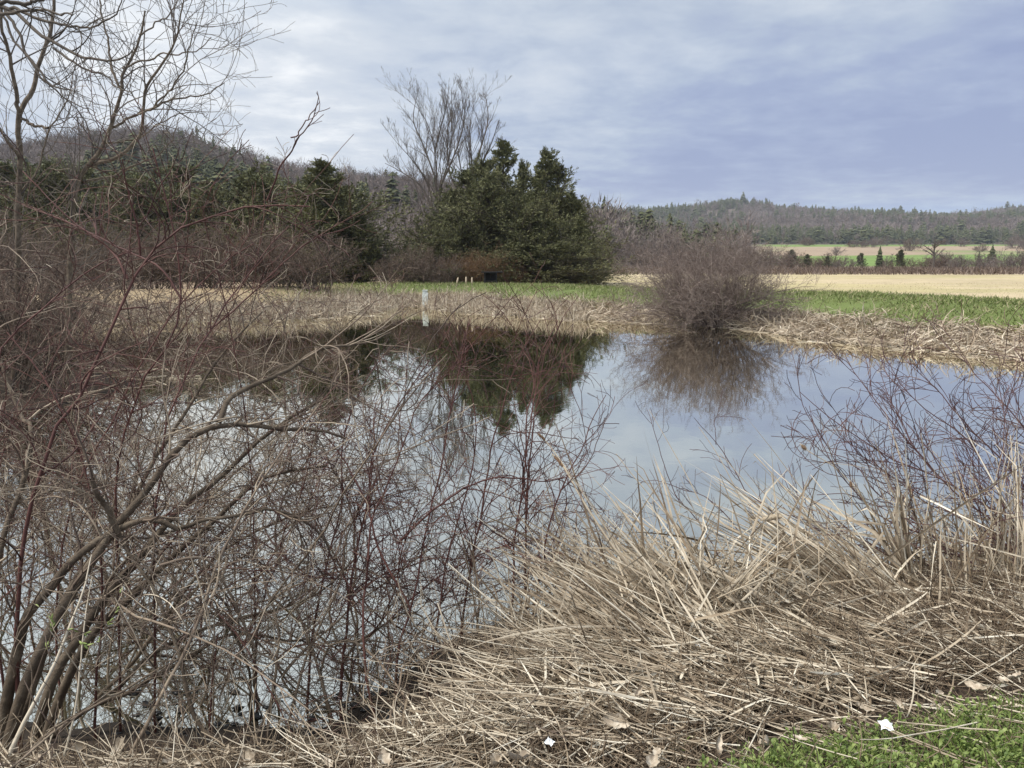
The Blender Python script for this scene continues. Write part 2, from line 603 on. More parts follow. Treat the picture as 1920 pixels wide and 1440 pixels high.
def sdist(X, Y):
    """signed distance to the shoreline, positive on land"""
    d = np.full(X.shape, 1e9)
    inside = np.zeros(X.shape, dtype=bool)
    n = len(SHORE)
    for i in range(n):
        ax, ay = SHORE[i]
        bx, by = SHORE[(i + 1) % n]
        ex, ey = bx - ax, by - ay
        t = np.clip(((X - ax) * ex + (Y - ay) * ey) / (ex * ex + ey * ey), 0, 1)
        d = np.minimum(d, np.hypot(X - ax - t * ex, Y - ay - t * ey))
        cond = ((ay > Y) != (by > Y)) & (X < (bx - ax) * (Y - ay) / (by - ay + 1e-12) + ax)
        inside ^= cond
    return np.where(inside, -d, d)


def sm(a, b, x):
    t = np.clip((x - a) / (b - a), 0, 1)
    return t * t * (3 - 2 * t)


_g = np.random.default_rng(5)
_W = [(_g.normal(size=2), _g.random() * 6.28) for _ in range(40)]


def fnoise(X, Y, scale, octs=4, seed=0):
    """smooth pseudo noise about -1..1"""
    v = np.zeros(np.shape(X))
    amp, tot = 1.0, 0
    for o in range(octs):
        s = scale * 2 ** o
        for j in range(3):
            (kx, ky), ph = _W[(seed * 7 + o * 3 + j) % 40]
            v = v + amp * np.sin((kx * X + ky * Y) * s + ph + 1.7 * np.sin((ky * X - kx * Y) * s * 0.6 + ph * 2))
        tot += amp * 1.7
        amp *= 0.55
    return v / tot


# skylines traced from the photograph as pixel positions of the tree tops, at their distance
L_PX = np.array([-900, -300, 0, 80, 160, 230, 290, 340, 400, 470, 560, 640, 700, 780, 860, 1000, 1120, 1250, 1400, 2600])
L_PY = np.array([330, 318, 292, 286, 272, 262, 257, 262, 277, 300, 324, 336, 340, 344, 352, 385, 404, 425, 448, 470])
R_PX = np.array([-900, 900, 1100, 1150, 1230, 1300, 1330, 1370, 1400, 1440, 1530, 1650, 1730, 1790, 1830, 1870, 1920, 2200, 2900])
R_PY = np.array([420, 412, 407, 404, 402, 396, 390, 387, 388, 398, 403, 405, 408, 405, 399, 395, 393, 385, 400])
DL, DR = 480.0, 1600.0


def el_of(py):
    return np.tan(np.arctan((720 - py) / FPX) - PITCH)


def ridge(u, PX, PY, D, tree):
    X = 960 + u * FPX * 0.99
    return CAM_H + D * el_of(np.interp(X, PX, PY)) - tree


def ground_z(X, Y):
    s = sdist(X, Y)
    far = sm(8, 13, Y + 0.10 * np.abs(X))
    z_in = -0.75 * sm(0, 1.6, -s) - 0.03
    near = 0.62 * sm(-0.05, 1.5, s) + 0.015 * fnoise(X, Y, 3.0, 3)
    farb = 0.90 * sm(-0.2, 6.0, s) - 0.33 * sm(8, 16, s) + 0.035 * fnoise(X, Y, 1.1, 3, 1) * sm(0, 2, s)
    bank = near * (1 - far) + farb * far
    z = np.where(s > 0, bank, z_in)
    z = np.where(np.abs(s) < 0.12, np.where(s > 0, bank, z_in), z)
    # open country beyond
    D = np.maximum(Y, 1.0)
    u = X / D
    u = np.clip(u, -1.6, 1.6)
    pxx = 960 + u * FPX
    hl = ridge(u, L_PX, L_PY, DL, 7.5)
    hr = ridge(u, R_PX, R_PY, DR, 9.5)
    rise_l = hl * sm(115, DL, D) + (hl * 0.10) * sm(DL, 700, D)
    slope = 14.5 * sm(190, 640, D)
    rise_r = slope + (hr - 14.5) * sm(580, DR, D) + 9 * fnoise(X, Y, 0.0045, 3, 2) * sm(620, 900, D) * (1 - sm(1250, 1600, D))
    wl = 1 - sm(1120, 1420, pxx)
    far_z = np.where(D > 60, np.maximum(rise_l * wl, 0) * 1.0, 0)
    far_z = np.maximum(far_z, rise_r)
    z = z + np.where(Y > 60, far_z, 0)
    return z


def build_ground():
    ny, nx = 620, 520
    # row distances: fine near the camera, coarse far away
    tt = np.linspace(0, 1, ny)
    ys = [-6.0]
    while ys[-1] < 2300:
        y = ys[-1]
        ys.append(y + max(0.045, 0.0105 * abs(y)) * (6 if y < 1.2 else 1))
    ys = np.array(ys)
    us = np.linspace(-1, 1, nx)
    Wd = 8 + 1.45 * np.maximum(ys, 0)
    X = us[None, :] * Wd[:, None]
    Y = np.repeat(ys[:, None], nx, axis=1)
    Z = ground_z(X, Y)
    ny = len(ys)
    V = np.stack([X, Y, Z], -1).reshape(-1, 3)
    s = sdist(X, Y)
    # cover colours: what grows or lies on the land
    C = np.zeros((ny, nx, 4))
    C[..., 3] = 1
    nz = fnoise(X, Y, 0.8, 4, 3)
    soil = np.array([0.060, 0.043, 0.031])
    mud = np.array([0.022, 0.019, 0.016])
    tan = np.array([0.30, 0.225, 0.135])
    green = np.array([0.12, 0.15, 0.045])
    field = np.array([0.43, 0.345, 0.215])
    weeds = np.array([0.235, 0.175, 0.12])
    meadow = np.array([0.15, 0.215, 0.055])
    wood = np.array([0.115, 0.090, 0.072])

    def put(col, f):
        f = np.clip(f, 0, 1)[..., None]
        C[..., :3] = C[..., :3] * (1 - f) + col * f
    C[..., :3] = soil
    put(mud, sm(0.35, -0.05, s))
    far = sm(8, 13, Y + 0.10 * np.abs(X))
    landfar = np.where(X < -3, sm(19, 23, Y), sm(11.5, 14, Y))
    put(tan, landfar * sm(0.0, 0.4, s))
    put(green, landfar * sm(1.9, 3.1, s + nz * 1.3) * sm(-12, -5, X))
    fm = sm(9.0, 10.5, s + nz * 0.8) * (Y > 24 + 0.0 * X)
    pq = 960 + X / np.maximum(Y, 1) * FPX
    fm0 = fm
    fm = fm * sm(560, 760, pq + 60 * nz)
    put(weeds * 1.25, fm0)
    put(field, fm)
    streak = fnoise(X * 0.25, Y * 1.3, 0.35, 3, 4)
    put(field * np.array([0.86, 0.9, 0.75]), fm * sm(0.0, 0.6, streak) * 0.9)
    put(np.array([0.34, 0.30, 0.15]), fm * sm(0.35, 0.9, fnoise(X * 0.12, Y * 0.9, 0.5, 3, 11)) * 0.55)
    wd = 100 + 14 * fnoise(X, Y, 0.03, 3, 5)
    put(weeds, sm(-4, 10, Y - wd))
    D = np.maximum(Y, 1)
    pxx = 960 + X / D * FPX
    mead = sm(210, 235, Y) * (1 - sm(610, 640, Y)) * sm(1390, 1470, pxx + 40 * fnoise(X, Y, 0.02, 2, 6))
    hedge = fnoise(X * 0.3, Y * 0.8, 0.014, 3, 7)
    put(meadow, mead)
    put(weeds * 1.3, mead * sm(0.35, 0.6, hedge))
    wf = np.maximum(sm(610, 640, Y), sm(120, 150, Y) * (1 - sm(1380, 1440, pxx)))
    put(wood, wf)
    C = C.reshape(-1, 4)
    i = np.arange(ny - 1)[:, None] * nx + np.arange(nx - 1)[None, :]
    F = np.stack([i, i + 1, i + 1 + nx, i + nx], -1).reshape(-1, 4)
    cy = V[F].mean(axis=1)[:, 1]
    sf = s.reshape(-1)[F].mean(axis=1)
    cpx = 960 + V[F].mean(axis=1)[:, 0] / np.maximum(cy, 1) * FPX
    is_field = (sf > 9.5) & (cy > 20) & (cy < 190)
    is_meadow = (cy >= 190) & (cy < 625) & (cpx > 1420)
    is_hill = (cy >= 190) & ~is_meadow
    rest = ~(is_field | is_meadow | is_hill)
    for name, msk in (('ground', rest), ('field', is_field), ('meadow', is_meadow), ('hills', is_hill)):
        f = F[msk]
        used, inv = np.unique(f.ravel(), return_inverse=True)
        me = mesh_from(name, V[used], inv.reshape(-1, 4), None, M_ground, True, {'cover': C[used]})
        tag(new_obj(name, me), kind='structure')


build_ground()
# the pond: one sheet clipped to the basin by the banks that rise through it
wv = np.array([[-45, 2.2, 0], [30, 2.2, 0], [30, 44, 0], [-45, 44, 0]], dtype=float)
tag(new_obj('water', mesh_from('water', wv, [[0, 1, 2, 3]], None, M_water, False)), kind='structure')
def ground_at(x, y):
    return float(ground_z(np.array([float(x)]), np.array([float(y)]))[0])


def gz(P):
    return ground_z(P[:, 0], P[:, 1])

# ------------------------------------------------------------------ far woods
def r2(rng, n, a, b):
    return a + (b - a) * rng.random(n)


def bare_template(rng, h=12.0, n=80, w=0.10, trunk=0.16, lean=0.0):
    """far bare tree: trunk, upswept limbs and a rounded haze of slivers for the twigs"""
    g = Geo()
    K = 4
    P = grow(np.zeros((1, 3)), np.array([[lean, 0, 1.0]]), np.array([h * 0.7]), K, 0.12, 0.3, 0.2, rng)
    g.tubes(P, taper(np.array([trunk]), np.array([0.03]), K + 1), 4)
    S, D, R, t, _ = spawn(P, np.ones((1, K + 1)), 12, 0.35, 0.95, 38, 10, 1, rng)
    L = h * 0.34 * (1.2 - t)
    B = grow(S, D, L, 3, 0.2, 0.7, 0.2, rng)
    g.tubes(B, taper(np.full(len(S), trunk * 0.36), np.full(len(S), 0.03), 4), 3)
    rw = 0.26 + 0.08 * rng.random()
    v = unit(rng.normal(size=(n, 3))) * (rng.random((n, 1)) ** 0.45)
    C = v * np.array([rw * h, rw * h, 0.33 * h]) + np.array([0, 0, 0.63 * h])
    D2 = unit(v * np.array([1, 1, 0.6]) + np.array([0, 0, 0.8]) + rng.normal(size=(n, 3)) * 0.35)
    L2 = h * 0.12 * (0.6 + rng.random(n))
    E = C + D2 * L2[:, None]
    side = unit(np.cross(D2, rng.normal(size=D2.shape))) * w
    g.tris(np.stack([C - side * 0.5, C + side * 0.5, E], axis=1))
    return g.arrays()


def conifer_template(rng, h=13.0, rad=2.6, whorls=11, per=9, power=0.8):
    g = Geo()
    K = 3
    P = np.array([[[0, 0, 0], [0, 0, h * 0.4], [0, 0, h * 0.7], [0, 0, h]]], dtype=float)
    g.tubes(P, taper(np.array([0.2]), np.array([0.03]), 4), 4)
    tr = []
    for i in range(whorls):
        t = (i + 0.5) / whorls
        z = h * (0.10 + 0.88 * t)
        r = rad * (1 - t) ** power * r2(rng, 1, 0.75, 1.2)[0] + 0.15
        a = rng.random() * 6.28
        for j in range(per):
            th = a + j * 6.283 / per + rng.normal() * 0.2
            rr = r * (0.65 + 0.6 * rng.random())
            d = np.array([math.cos(th), math.sin(th), 0])
            s = np.array([-math.sin(th), math.cos(th), 0])
            zz = z + rng.normal() * h * 0.02
            tip = d * rr + np.array([0, 0, zz - rr * 0.12])
            top = np.array([0, 0, zz + h * 0.07])
            wd = rr * 0.38
            tr.append([top, d * rr * 0.55 + s * wd + [0, 0, zz - 0.1], tip])
            tr.append([top, tip, d * rr * 0.55 - s * wd + [0, 0, zz - 0.25]])
    g.tris(np.array(tr))
    return g.arrays()


def scatter(templates, Pxyz, scale, rot, pick, stretch=None):
    """merge copies of small templates into arrays"""
    G = Geo()
    for k, (V, Q, T) in enumerate(templates):
        ids = np.where(pick == k)[0]
        if len(ids) == 0:
            continue
        c, s = np.cos(rot[ids]), np.sin(rot[ids])
        x = V[None, :, 0] * c[:, None] - V[None, :, 1] * s[:, None]
        y = V[None, :, 0] * s[:, None] + V[None, :, 1] * c[:, None]
        z = np.repeat(V[None, :, 2], len(ids), 0)
        W = np.stack([x, y, z], -1) * scale[ids][:, None, None]
        if stretch is not None:
            W = W * stretch[ids][:, None, :]
        W = W + Pxyz[ids][:, None, :]
        n = V.shape[0]
        off = (np.arange(len(ids)) * n)[:, None, None]
        G.add(W, None if Q is None else (Q[None] + off).reshape(-1, 4), None if T is None else (T[None] + off).reshape(-1, 3))
    return G


def far_woods():
    rng = np.random.default_rng(21)
    bt = [bare_template(rng, 12, 110, 0.22) for _ in range(6)]
    ct = [conifer_template(rng, 13, r, 10, 8, p) for r, p in ((3.0, 0.6), (4.2, 0.45), (2.6, 0.7), (4.8, 0.4))]
    # left and middle hill
    n = 8200
    Y = 150 + (540 - 150) * rng.random(n) ** 0.75
    pxx = r2(rng, n, -350, 1440)
    X = (pxx - 960) / FPX * Y
    keep = Y > 130 + 60 * sm(900, 1400, pxx)
    keep &= ~((pxx > 1395) & (Y < 640))
    X, Y, pxx = X[keep], Y[keep], pxx[keep]
    patch = fnoise(X, Y * 1.0, 0.018, 3, 8) - 0.5 * sm(780, 1000, pxx) * sm(300, 220, Y) + 1.0 * sm(380, 200, Y) * sm(760, 600, pxx) - 0.35
    con = (rng.random(len(X)) < np.clip(0.16 + patch * 1.3, 0.04, 0.92))
    z = ground_z(X, Y) - 0.3
    P = np.stack([X, Y, z], 1)
    sc = np.exp(rng.normal(size=len(X)) * 0.26)
    rot = rng.random(len(X)) * 6.28
    pk = rng.integers(0, 6, len(X))
    m = ~con
    g = scatter(bt, P[m], sc[m] * 0.62, rot[m], pk[m])
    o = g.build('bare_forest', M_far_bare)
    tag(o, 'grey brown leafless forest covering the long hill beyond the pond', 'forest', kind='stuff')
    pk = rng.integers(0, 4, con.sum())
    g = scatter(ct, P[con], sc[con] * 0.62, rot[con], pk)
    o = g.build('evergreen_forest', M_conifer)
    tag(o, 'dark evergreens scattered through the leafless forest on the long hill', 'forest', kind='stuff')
    # right, farther hill
    n = 12500
    Y = 625 + (1680 - 625) * rng.random(n) ** 0.85
    pxx = r2(rng, n, 1000, 2300)
    X = (pxx - 960) / FPX * Y
    z = ground_z(X, Y) - 0.4
    patch = fnoise(X, Y * 1.0, 0.007, 4, 9)
    low = sm(1100, 650, Y)
    con = rng.random(n) < np.clip(0.13 + patch * 1.5 + 0.12 * low, 0.02, 0.85)
    P = np.stack([X, Y, z], 1)
    sc = np.exp(rng.normal(size=n) * 0.2)
    rot = rng.random(n) * 6.28
    bt2 = [bare_template(rng, 12, 60, 0.55, 0.28) for _ in range(5)]
    m = ~con
    g = scatter(bt2, P[m], sc[m] * 0.85, rot[m], rng.integers(0, 5, m.sum()))
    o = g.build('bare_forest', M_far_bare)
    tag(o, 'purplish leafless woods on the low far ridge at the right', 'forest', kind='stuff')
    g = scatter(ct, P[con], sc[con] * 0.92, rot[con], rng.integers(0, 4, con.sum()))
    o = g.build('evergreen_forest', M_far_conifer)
    tag(o, 'green evergreens in patches on the low far ridge at the right', 'forest', kind='stuff')


far_woods()


# ------------------------------------------------------------------ generic shrubs and trees
def brush_geo(rng, stems, h, spread, lvl=(5, 4, 3), r0=0.02, rt=0.003, up=0.4, base=0.25, curl=0.8, lean=(0, 0), sides=(4, 3, 3), rtw=None, flop=0.0, K0=7):
    """many-stemmed bare shrub. returns (stem geo, twig geo)"""
    a = rng.random(stems) * 6.28
    rr = base * np.sqrt(rng.random(stems))
    S = np.stack([np.cos(a) * rr, np.sin(a) * rr, np.full(stems, -0.05)], 1)
    tilt = spread * np.sqrt(rng.random(stems))
    D = np.stack([np.cos(a) * tilt + lean[0], np.sin(a) * tilt + lean[1], np.ones(stems)], 1)
    L = h * (0.65 + 0.45 * rng.random(stems)) * (1 + tilt * 0.15)
    P = grow(S, D, L, K0, 0.30, up - flop * tilt, curl, rng)
    R = taper(r0 * (0.6 + 0.6 * rng.random(stems)), np.full(stems, rt), K0 + 1, 0.8)
    gs, gt = Geo(), Geo()
    gs.tubes(P, R, sides[0])
    Pc, Rc, Lc = P, R, L
    for k, per in enumerate(lvl):
        S, D, r, t, idx = spawn(Pc, Rc, per, 0.18 if k == 0 else 0.1, 0.97, 38, 12, 0.6, rng, rt * 0.8)
        Lk = Lc[idx] * (0.50 - 0.18 * t) * (0.6 + 0.8 * rng.random(len(S)))
        Kk = 5 if k == 0 else 3
        Pk = grow(S, D, Lk, Kk, 0.28, up * 0.8, curl, rng)
        end = np.full(len(S), (rtw or rt) * 0.7)
        Rk = taper(np.maximum(r, end), end, Kk + 1)
        (gs if k == 0 and per < 4 else gt).tubes(Pk, Rk, sides[min(k + 1, 2)])
        Pc, Rc, Lc = Pk, Rk, Lk
    return gs, gt


def plant(name, label, cat, loc, parts, group=None, rz=0.0, sc=1.0):
    """parts: (name, mesh, kind)"""
    t = thing(name, label, cat, loc, group)
    t.rotation_euler = (0, 0, rz)
    t.scale = (sc, sc, sc) if np.isscalar(sc) else sc
    for nm, me in parts:
        new_obj(nm, me, t)
    return t


def to_mesh(g, name, mat, smooth=True):
    V, Q, T = g.arrays()
    return mesh_from(name, V, Q, T, mat, smooth)


def tree_from_limbs(rng, limbs, lv, rt=0.006, up=0.6, ang=32, curl=0.4, lscale=0.42, wig=0.2, K=14, t0=0.3, upd=None):
    """limbs: list of (points, r0, r1). children grown from them level by level"""
    P = np.stack([resample(p, K) for p, _, _ in limbs])
    R = np.stack([np.linspace(a ** 0.8, b ** 0.8, K) ** 1.25 for _, a, b in limbs])
    g0, g1 = Geo(), Geo()
    g0.tubes(P, R, 7)
    L = np.linalg.norm(np.diff(P, axis=1), axis=2).sum(1)
    Pc, Rc, Lc = P, R, L
    for k, per in enumerate(lv):
        S, D, r, t, idx = spawn(Pc, Rc, per if k else per * L / L.mean(), t0 if k == 0 else 0.12, 0.98, ang, 9, 0.55, rng, rt)
        if upd is not None:
            D = unit(D + np.array(upd))
        Lk = Lc[idx] * lscale * (1.15 - 0.75 * t) * (0.6 + 0.7 * rng.random(len(S)))
        Lk = np.maximum(Lk, 0.15)
        Kk = 6 if k < 2 else 4
        Pk = grow(S, D, Lk, Kk, wig, up, curl, rng)
        Rk = taper(np.maximum(r, rt), np.full(len(S), rt * 0.7), Kk + 1)
        (g0 if k == 0 else g1).tubes(Pk, Rk, 4 if k == 0 else 3)
        Pc, Rc, Lc = Pk, Rk, Lk
    return g0, g1


def juniper_geo(rng, h=10.0, rad=2.2, low=0.05, nb=90, prof=0.75, tuft=0.22, dens=1.0, wispy=0.35, cover=None):
    """cedar: trunk with upswept branches, each set with ragged sprays"""
    gt, gf = Geo(), Geo()
    K = 8
    P = grow(np.zeros((1, 3)), np.array([[0, 0, 1.0]]), np.array([h * 0.98]), K, 0.03, 0.3, 0.04, rng)
    gt.tubes(P, taper(np.array([0.02 * h]), np.array([0.015]), K + 1), 6)
    n = nb
    t = low + (0.99 - low) * rng.random(n) ** 1.12
    f = t * K
    i = np.minimum(f.astype(int), K - 1)
    S = P[0, i] * (1 - (f - i))[:, None] + P[0, i + 1] * (f - i)[:, None]
    a = rng.random(n) * 6.28
    lob = (1 + 0.22 * np.sin(a * 2 + rng.random() * 6)) * np.exp(wispy * rng.normal(size=n))
    L = rad * np.clip((1 - t) ** prof, 0.015, 1) * np.clip(lob, 0.2, 2.3) + 0.10
    el = np.radians(14 + 44 * t + rng.normal(size=n) * 9)
    D = np.stack([np.cos(a) * np.cos(el), np.sin(a) * np.cos(el), np.sin(el)], 1)
    B = grow(S, D, L, 5, 0.22, 0.35, 0.5, rng)
    gt.tubes(B, taper(0.012 + 0.012 * L, np.full(n, 0.006), 6), 3)
    S2, D2, r, t2, idx = spawn(B, np.ones((n, 6)), (3 + 4.5 * L) * dens, 0.18, 1.0, 38, 12, 1, rng)
    L2 = (0.12 + 0.34 * L[idx]) * (0.5 + 0.6 * rng.random(len(S2))) * (1.25 - 0.6 * t2)
    C = grow(S2, D2, L2, 3, 0.25, 0.5, 0.5, rng)
    gt.tubes(C, np.full((len(C), 4), 0.007), 3)
    C = np.concatenate([C, B[L > 0.3][:, 2:6]])
    S3, D3, r, t3, idx = spawn(C, np.ones((len(C), 4)), 9 * dens, 0.15, 1.0, 42, 16, 1, rng)
    m = len(S3)
    D3 = unit(D3 + np.array([0, 0, 0.25]))
    L3 = tuft * (0.6 + 0.9 * rng.random(m))
    E = S3 + D3 * L3[:, None]
    side = unit(np.cross(D3, rng.normal(size=D3.shape))) * (L3 * 0.13)[:, None]
    mid = S3 + D3 * (L3 * 0.55)[:, None]
    gf.tris(np.stack([S3, mid + side, E], 1))
    gf.tris(np.stack([S3, E, mid - side * 0.8 + rng.normal(size=side.shape) * 0.02], 1))
    return gt, gf


# -- prototypes of distant things, then placed by copy
def copies(proto_parts, name, cat, group, items):
    """items: (label, location, rz, scale)"""
    for lab, loc, rz, sc in items:
        plant(name, lab, cat, loc, proto_parts, group, rz, sc)


def on_ground(pxx, Y, dz=-0.05):
    X = (pxx - 960) / FPX * Y * 1.0
    # correct for pitch: pixel columns are taken at the horizon
    X = (pxx - 960) / FPX * Y / math.cos(PITCH) * 0.985
    return (X, Y, ground_at(X, Y) + dz)


def hgt(py_top, Y, z0):
    """height of a thing whose top shows at row py_top"""
    return CAM_H + Y * el_of(py_top) - z0


rngA = np.random.default_rng(3)
# the cedars of the island clump behind the berm
ced = []
for k in range(4):
    gt, gf = juniper_geo(np.random.default_rng(60 + k), 10, [2.6, 2.9, 2.4, 3.0][k], 0.03, [150, 170, 140, 190][k], [0.72, 0.58, 0.95, 0.5][k], 0.22, 1.0, [0.5, 0.62, 0.65, 0.55][k])
    ced.append([('trunk', to_mesh(gt, 'cedar_trunk', M_dark_bark)), ('crown', to_mesh(gf, 'cedar_crown', M_juniper, False))])
cedars = [
    # px, row of the top, distance, kind, width factor, label
    (948, 252, 57, 2, 1.15, 'tallest cedar of the clump, with a thin ragged spire'),
    (1020, 284, 56, 0, 1.15, 'ragged cedar with a narrow open top, second tallest of the clump'),
    (880, 322, 58, 1, 1.35, 'broad cedar under the two leafless treetops'),
    (912, 345, 54, 3, 1.3, 'dense dark cedar in the middle of the clump'),
    (1070, 362, 55, 0, 1.2, 'cedar on the open side of the clump, sloping down toward the field'),
    (985, 372, 52, 3, 1.25, 'low dense cedar in front of the two tall spires'),
    (835, 362, 60, 1, 1.15, 'olive cedar at the end of the clump nearest the leafless trunk'),
    (1084, 412, 52, 0, 1.0, 'short cedar at the field end of the clump'),
    (1040, 415, 50, 1, 1.05, 'low cedar leaning over the dark shade in the clump'),
    (862, 420, 53, 3, 1.0, 'short bushy cedar above the rusty brush'),
    (903, 308, 59, 1, 1.0, 'cedar whose top stands just left of the tallest spire'),
    (978, 306, 59, 0, 0.85, 'cedar top just right of the tallest spire'),
    (1082, 378, 56, 1, 0.95, 'cedar stepping down past the shoulder of the second spire'),
    (842, 400, 58, 3, 1.0, 'olive cedar rounding off the left end of the clump'),
    (1046, 318, 57, 1, 1.0, 'cedar on the shoulder just right of the second spire'),
    (1002, 330, 58, 1, 1.1, 'cedar filling the notch between the two tall spires'),
    (1096, 452, 51, 3, 0.95, 'lowest cedar at the field end, sweeping to the ground'),
    (1056, 462, 49, 3, 1.4, 'low spreading cedar at the foot of the clump, field side'),
    (1005, 462, 48.5, 1, 1.8, 'low spreading cedar at the foot of the clump under the second spire'),
    (956, 470, 49.5, 3, 1.4, 'low dark cedar right behind the small black table'),
    (812, 452, 50, 1, 1.5, 'low olive cedar above the pale brush by the white post'),
]
for q, (pxx, top, Y, kd, wf, lab) in enumerate(cedars):
    loc = on_ground(pxx, Y)
    h = hgt(top, Y, loc[2])
    s = h / 10.0
    w = wf * (0.45 + 0.55 * s)
    plant('cedar_tree', lab, 'tree', loc, ced[kd], 'cedars in the clump behind the berm', q * 1.3, (w, w, s))
# dark cedars farther left, seen through the near tangle
left_ev = [
    (612, 292, 50, 2, 1.25, 'pointed dark cedar at the pond corner, seen above the tangle'),
    (655, 352, 52, 3, 1.2, 'wide dark cedar leaning beside the pointed cedar'),
    (575, 352, 54, 1, 1.2, 'dark cedar just behind the pointed cedar'),
    (680, 400, 50, 0, 0.9, 'low dark cedar beside the pale gap before the clump'),
    (520, 338, 62, 1, 1.3, 'dark evergreen in the row beyond the pond, next to the cedar group'),
    (462, 330, 66, 3, 1.2, 'broad evergreen in the row under the hill slope'),
    (405, 345, 64, 0, 1.2, 'narrow evergreen in the row under the hill crest'),
    (350, 322, 70, 1, 1.3, 'tall evergreen in the row right below the hill crest'),
    (290, 335, 66, 3, 1.3, 'evergreen behind the crook of the grey willow trunk'),
    (232, 330, 70, 0, 1.3, 'evergreen between the two grey willow trunks'),
    (175, 318, 72, 1, 1.3, 'evergreen directly behind the bent willow trunk'),
    (115, 322, 74, 3, 1.3, 'evergreen between the straight and the bent willow'),
    (60, 315, 76, 1, 1.3, 'evergreen just right of the straight willow trunk'),
    (0, 312, 76, 0, 1.4, 'evergreen cut by the picture edge, at the end of the row'),
]
for q, (pxx, top, Y, kd, wf, lab) in enumerate(left_ev):
    loc = on_ground(pxx, Y)
    s = hgt(top, Y, loc[2]) / 10.0
    w = wf * (0.55 + 0.75 * s)
    plant('cedar_tree' if Y < 56 else 'evergreen_tree', lab, 'tree', loc, ced[kd], 'evergreens in the row left of the clump', q * 0.9 + 0.5, (w, w, s))

# two leafless trees rising from the clump
def P3(lst, Y, dy=0.0):
    n = len(lst)
    out = []
    for i, (a, b) in enumerate(lst):
        out.append(px(a, b, Y + dy * i / max(1, n - 1)))
    return np.array(out)


def bare_tall(name, label, Y, base, limbs, seed):
    root = np.array(on_ground(base[0], Y))
    rng = np.random.default_rng(seed)
    L = []
    first = True
    for pts, r0, r1, dy in limbs:
        p = P3(pts, Y, dy)
        if first:
            p = np.vstack([root, p])
            first = False
        L.append((p - root, r0, r1))
    g0, g1 = tree_from_limbs(rng, L, (15, 8, 4), 0.0062, 0.5, 30, 0.35, 0.44, 0.16, 14, 0.2, (0, 0, 0.2))
    t = thing(name, label, 'tree', root, 'leafless trees rising behind the cedars')
    new_obj('trunk', to_mesh(g0, 'trunk', M_grey_twig), t)
    new_obj('crown', to_mesh(g1, 'crown', M_grey_twig), t)


bare_tall('leafless_tree', 'tall leafless tree with wide crown behind the left end of the cedars', 64, (822, 520), [
    ([(822, 440), (819, 353), (815, 282), (803, 236), (787, 207), (763, 186)], 0.13, 0.012, 1.0),
    ([(815, 284), (828, 233), (836, 200), (841, 168)], 0.07, 0.012, -1.5),
    ([(812, 400), (803, 347), (773, 300), (748, 272), (727, 246)], 0.07, 0.012, -2.0),
    ([(815, 400), (790, 350), (752, 322), (722, 306)], 0.09, 0.02, 1.5),
    ([(823, 400), (828, 347), (841, 300), (847, 233), (846, 164)], 0.085, 0.012, 1.5),
    ([(828, 345), (852, 290), (868, 240), (872, 195)], 0.09, 0.02, -2.0),
    ([(815, 330), (792, 268), (775, 225), (782, 178)], 0.08, 0.02, 2.0),
], 31)
bare_tall('leafless_tree', 'tall leafless tree behind the cedars, nearer their tallest spire', 66, (884, 520), [
    ([(884, 440), (884, 357), (885, 300), (880, 250), (886, 205), (900, 178)], 0.12, 0.012, 1.0),
    ([(884, 380), (865, 320), (858, 262), (868, 205), (866, 172)], 0.07, 0.012, -1.5),
    ([(885, 330), (905, 265), (915, 225), (912, 185)], 0.11, 0.02, 1.5),
    ([(886, 350), (908, 298), (924, 262), (934, 228)], 0.10, 0.02, -1.5),
    ([(884, 400), (905, 345), (930, 300), (945, 268)], 0.09, 0.02, 1.0),
    ([(884, 410), (868, 370), (845, 330), (838, 262), (846, 205)], 0.09, 0.02, 1.0),
], 32)

# brush at the foot of the clump
gs, gt = brush_geo(np.random.default_rng(71), 60, 2.9, 0.9, (5, 4, 3), 0.02, 0.008, 0.3, 1.2, 1.0)
rust = [('stems', to_mesh(gs, 'stems', M_rust)), ('twigs', to_mesh(gt, 'twigs', M_rust))]
gs, gt = brush_geo(np.random.default_rng(72), 60, 2.4, 0.9, (5, 4, 3), 0.02, 0.008, 0.3, 1.2, 1.0)
olive = [('stems', to_mesh(gs, 'stems', M_dark_bark)), ('twigs', to_mesh(gt, 'twigs', M_brown_brush))]
gs, gt = brush_geo(np.random.default_rng(73), 24, 5.4, 1.2, (6, 4, 3), 0.04, 0.010, -0.05, 1.0, 1.2)
arch = [('stems', to_mesh(gs, 'stems', M_dark_bark)), ('twigs', to_mesh(gt, 'twigs', M_dark_bark))]
for q, (pxx, Y, pr, sc, lab) in enumerate([
    (870, 47.5, rust, 0.6, 'rust brown brush at the foot of the cedars, tallest patch'),
    (905, 47.6, rust, 0.72, 'rust brown brush reaching up the front of the dark cedars'),
    (950, 48, rust, 0.5, 'rust brown brush fading under the low cedar'),
    (820, 46, olive, 0.7, 'pale olive brush beside the white post'),
    (785, 47, olive, 0.9, 'grey brush at the end of the clump behind the white post'),
    (750, 48, olive, 0.75, 'grey twiggy bush in the gap between cedars and clump'),
    (1010, 47.5, arch, 0.28, 'dark arching brush under the middle of the clump'),
    (1062, 48, arch, 0.36, 'dark arching brush spilling toward the field'),
    (1108, 49, arch, 0.55, 'bare arching branches at the field end of the clump'),
]):
    plant('brush', lab, 'bush', on_ground(pxx, Y, -0.1), pr, 'brush at the foot of the clump', q * 1.1, sc)

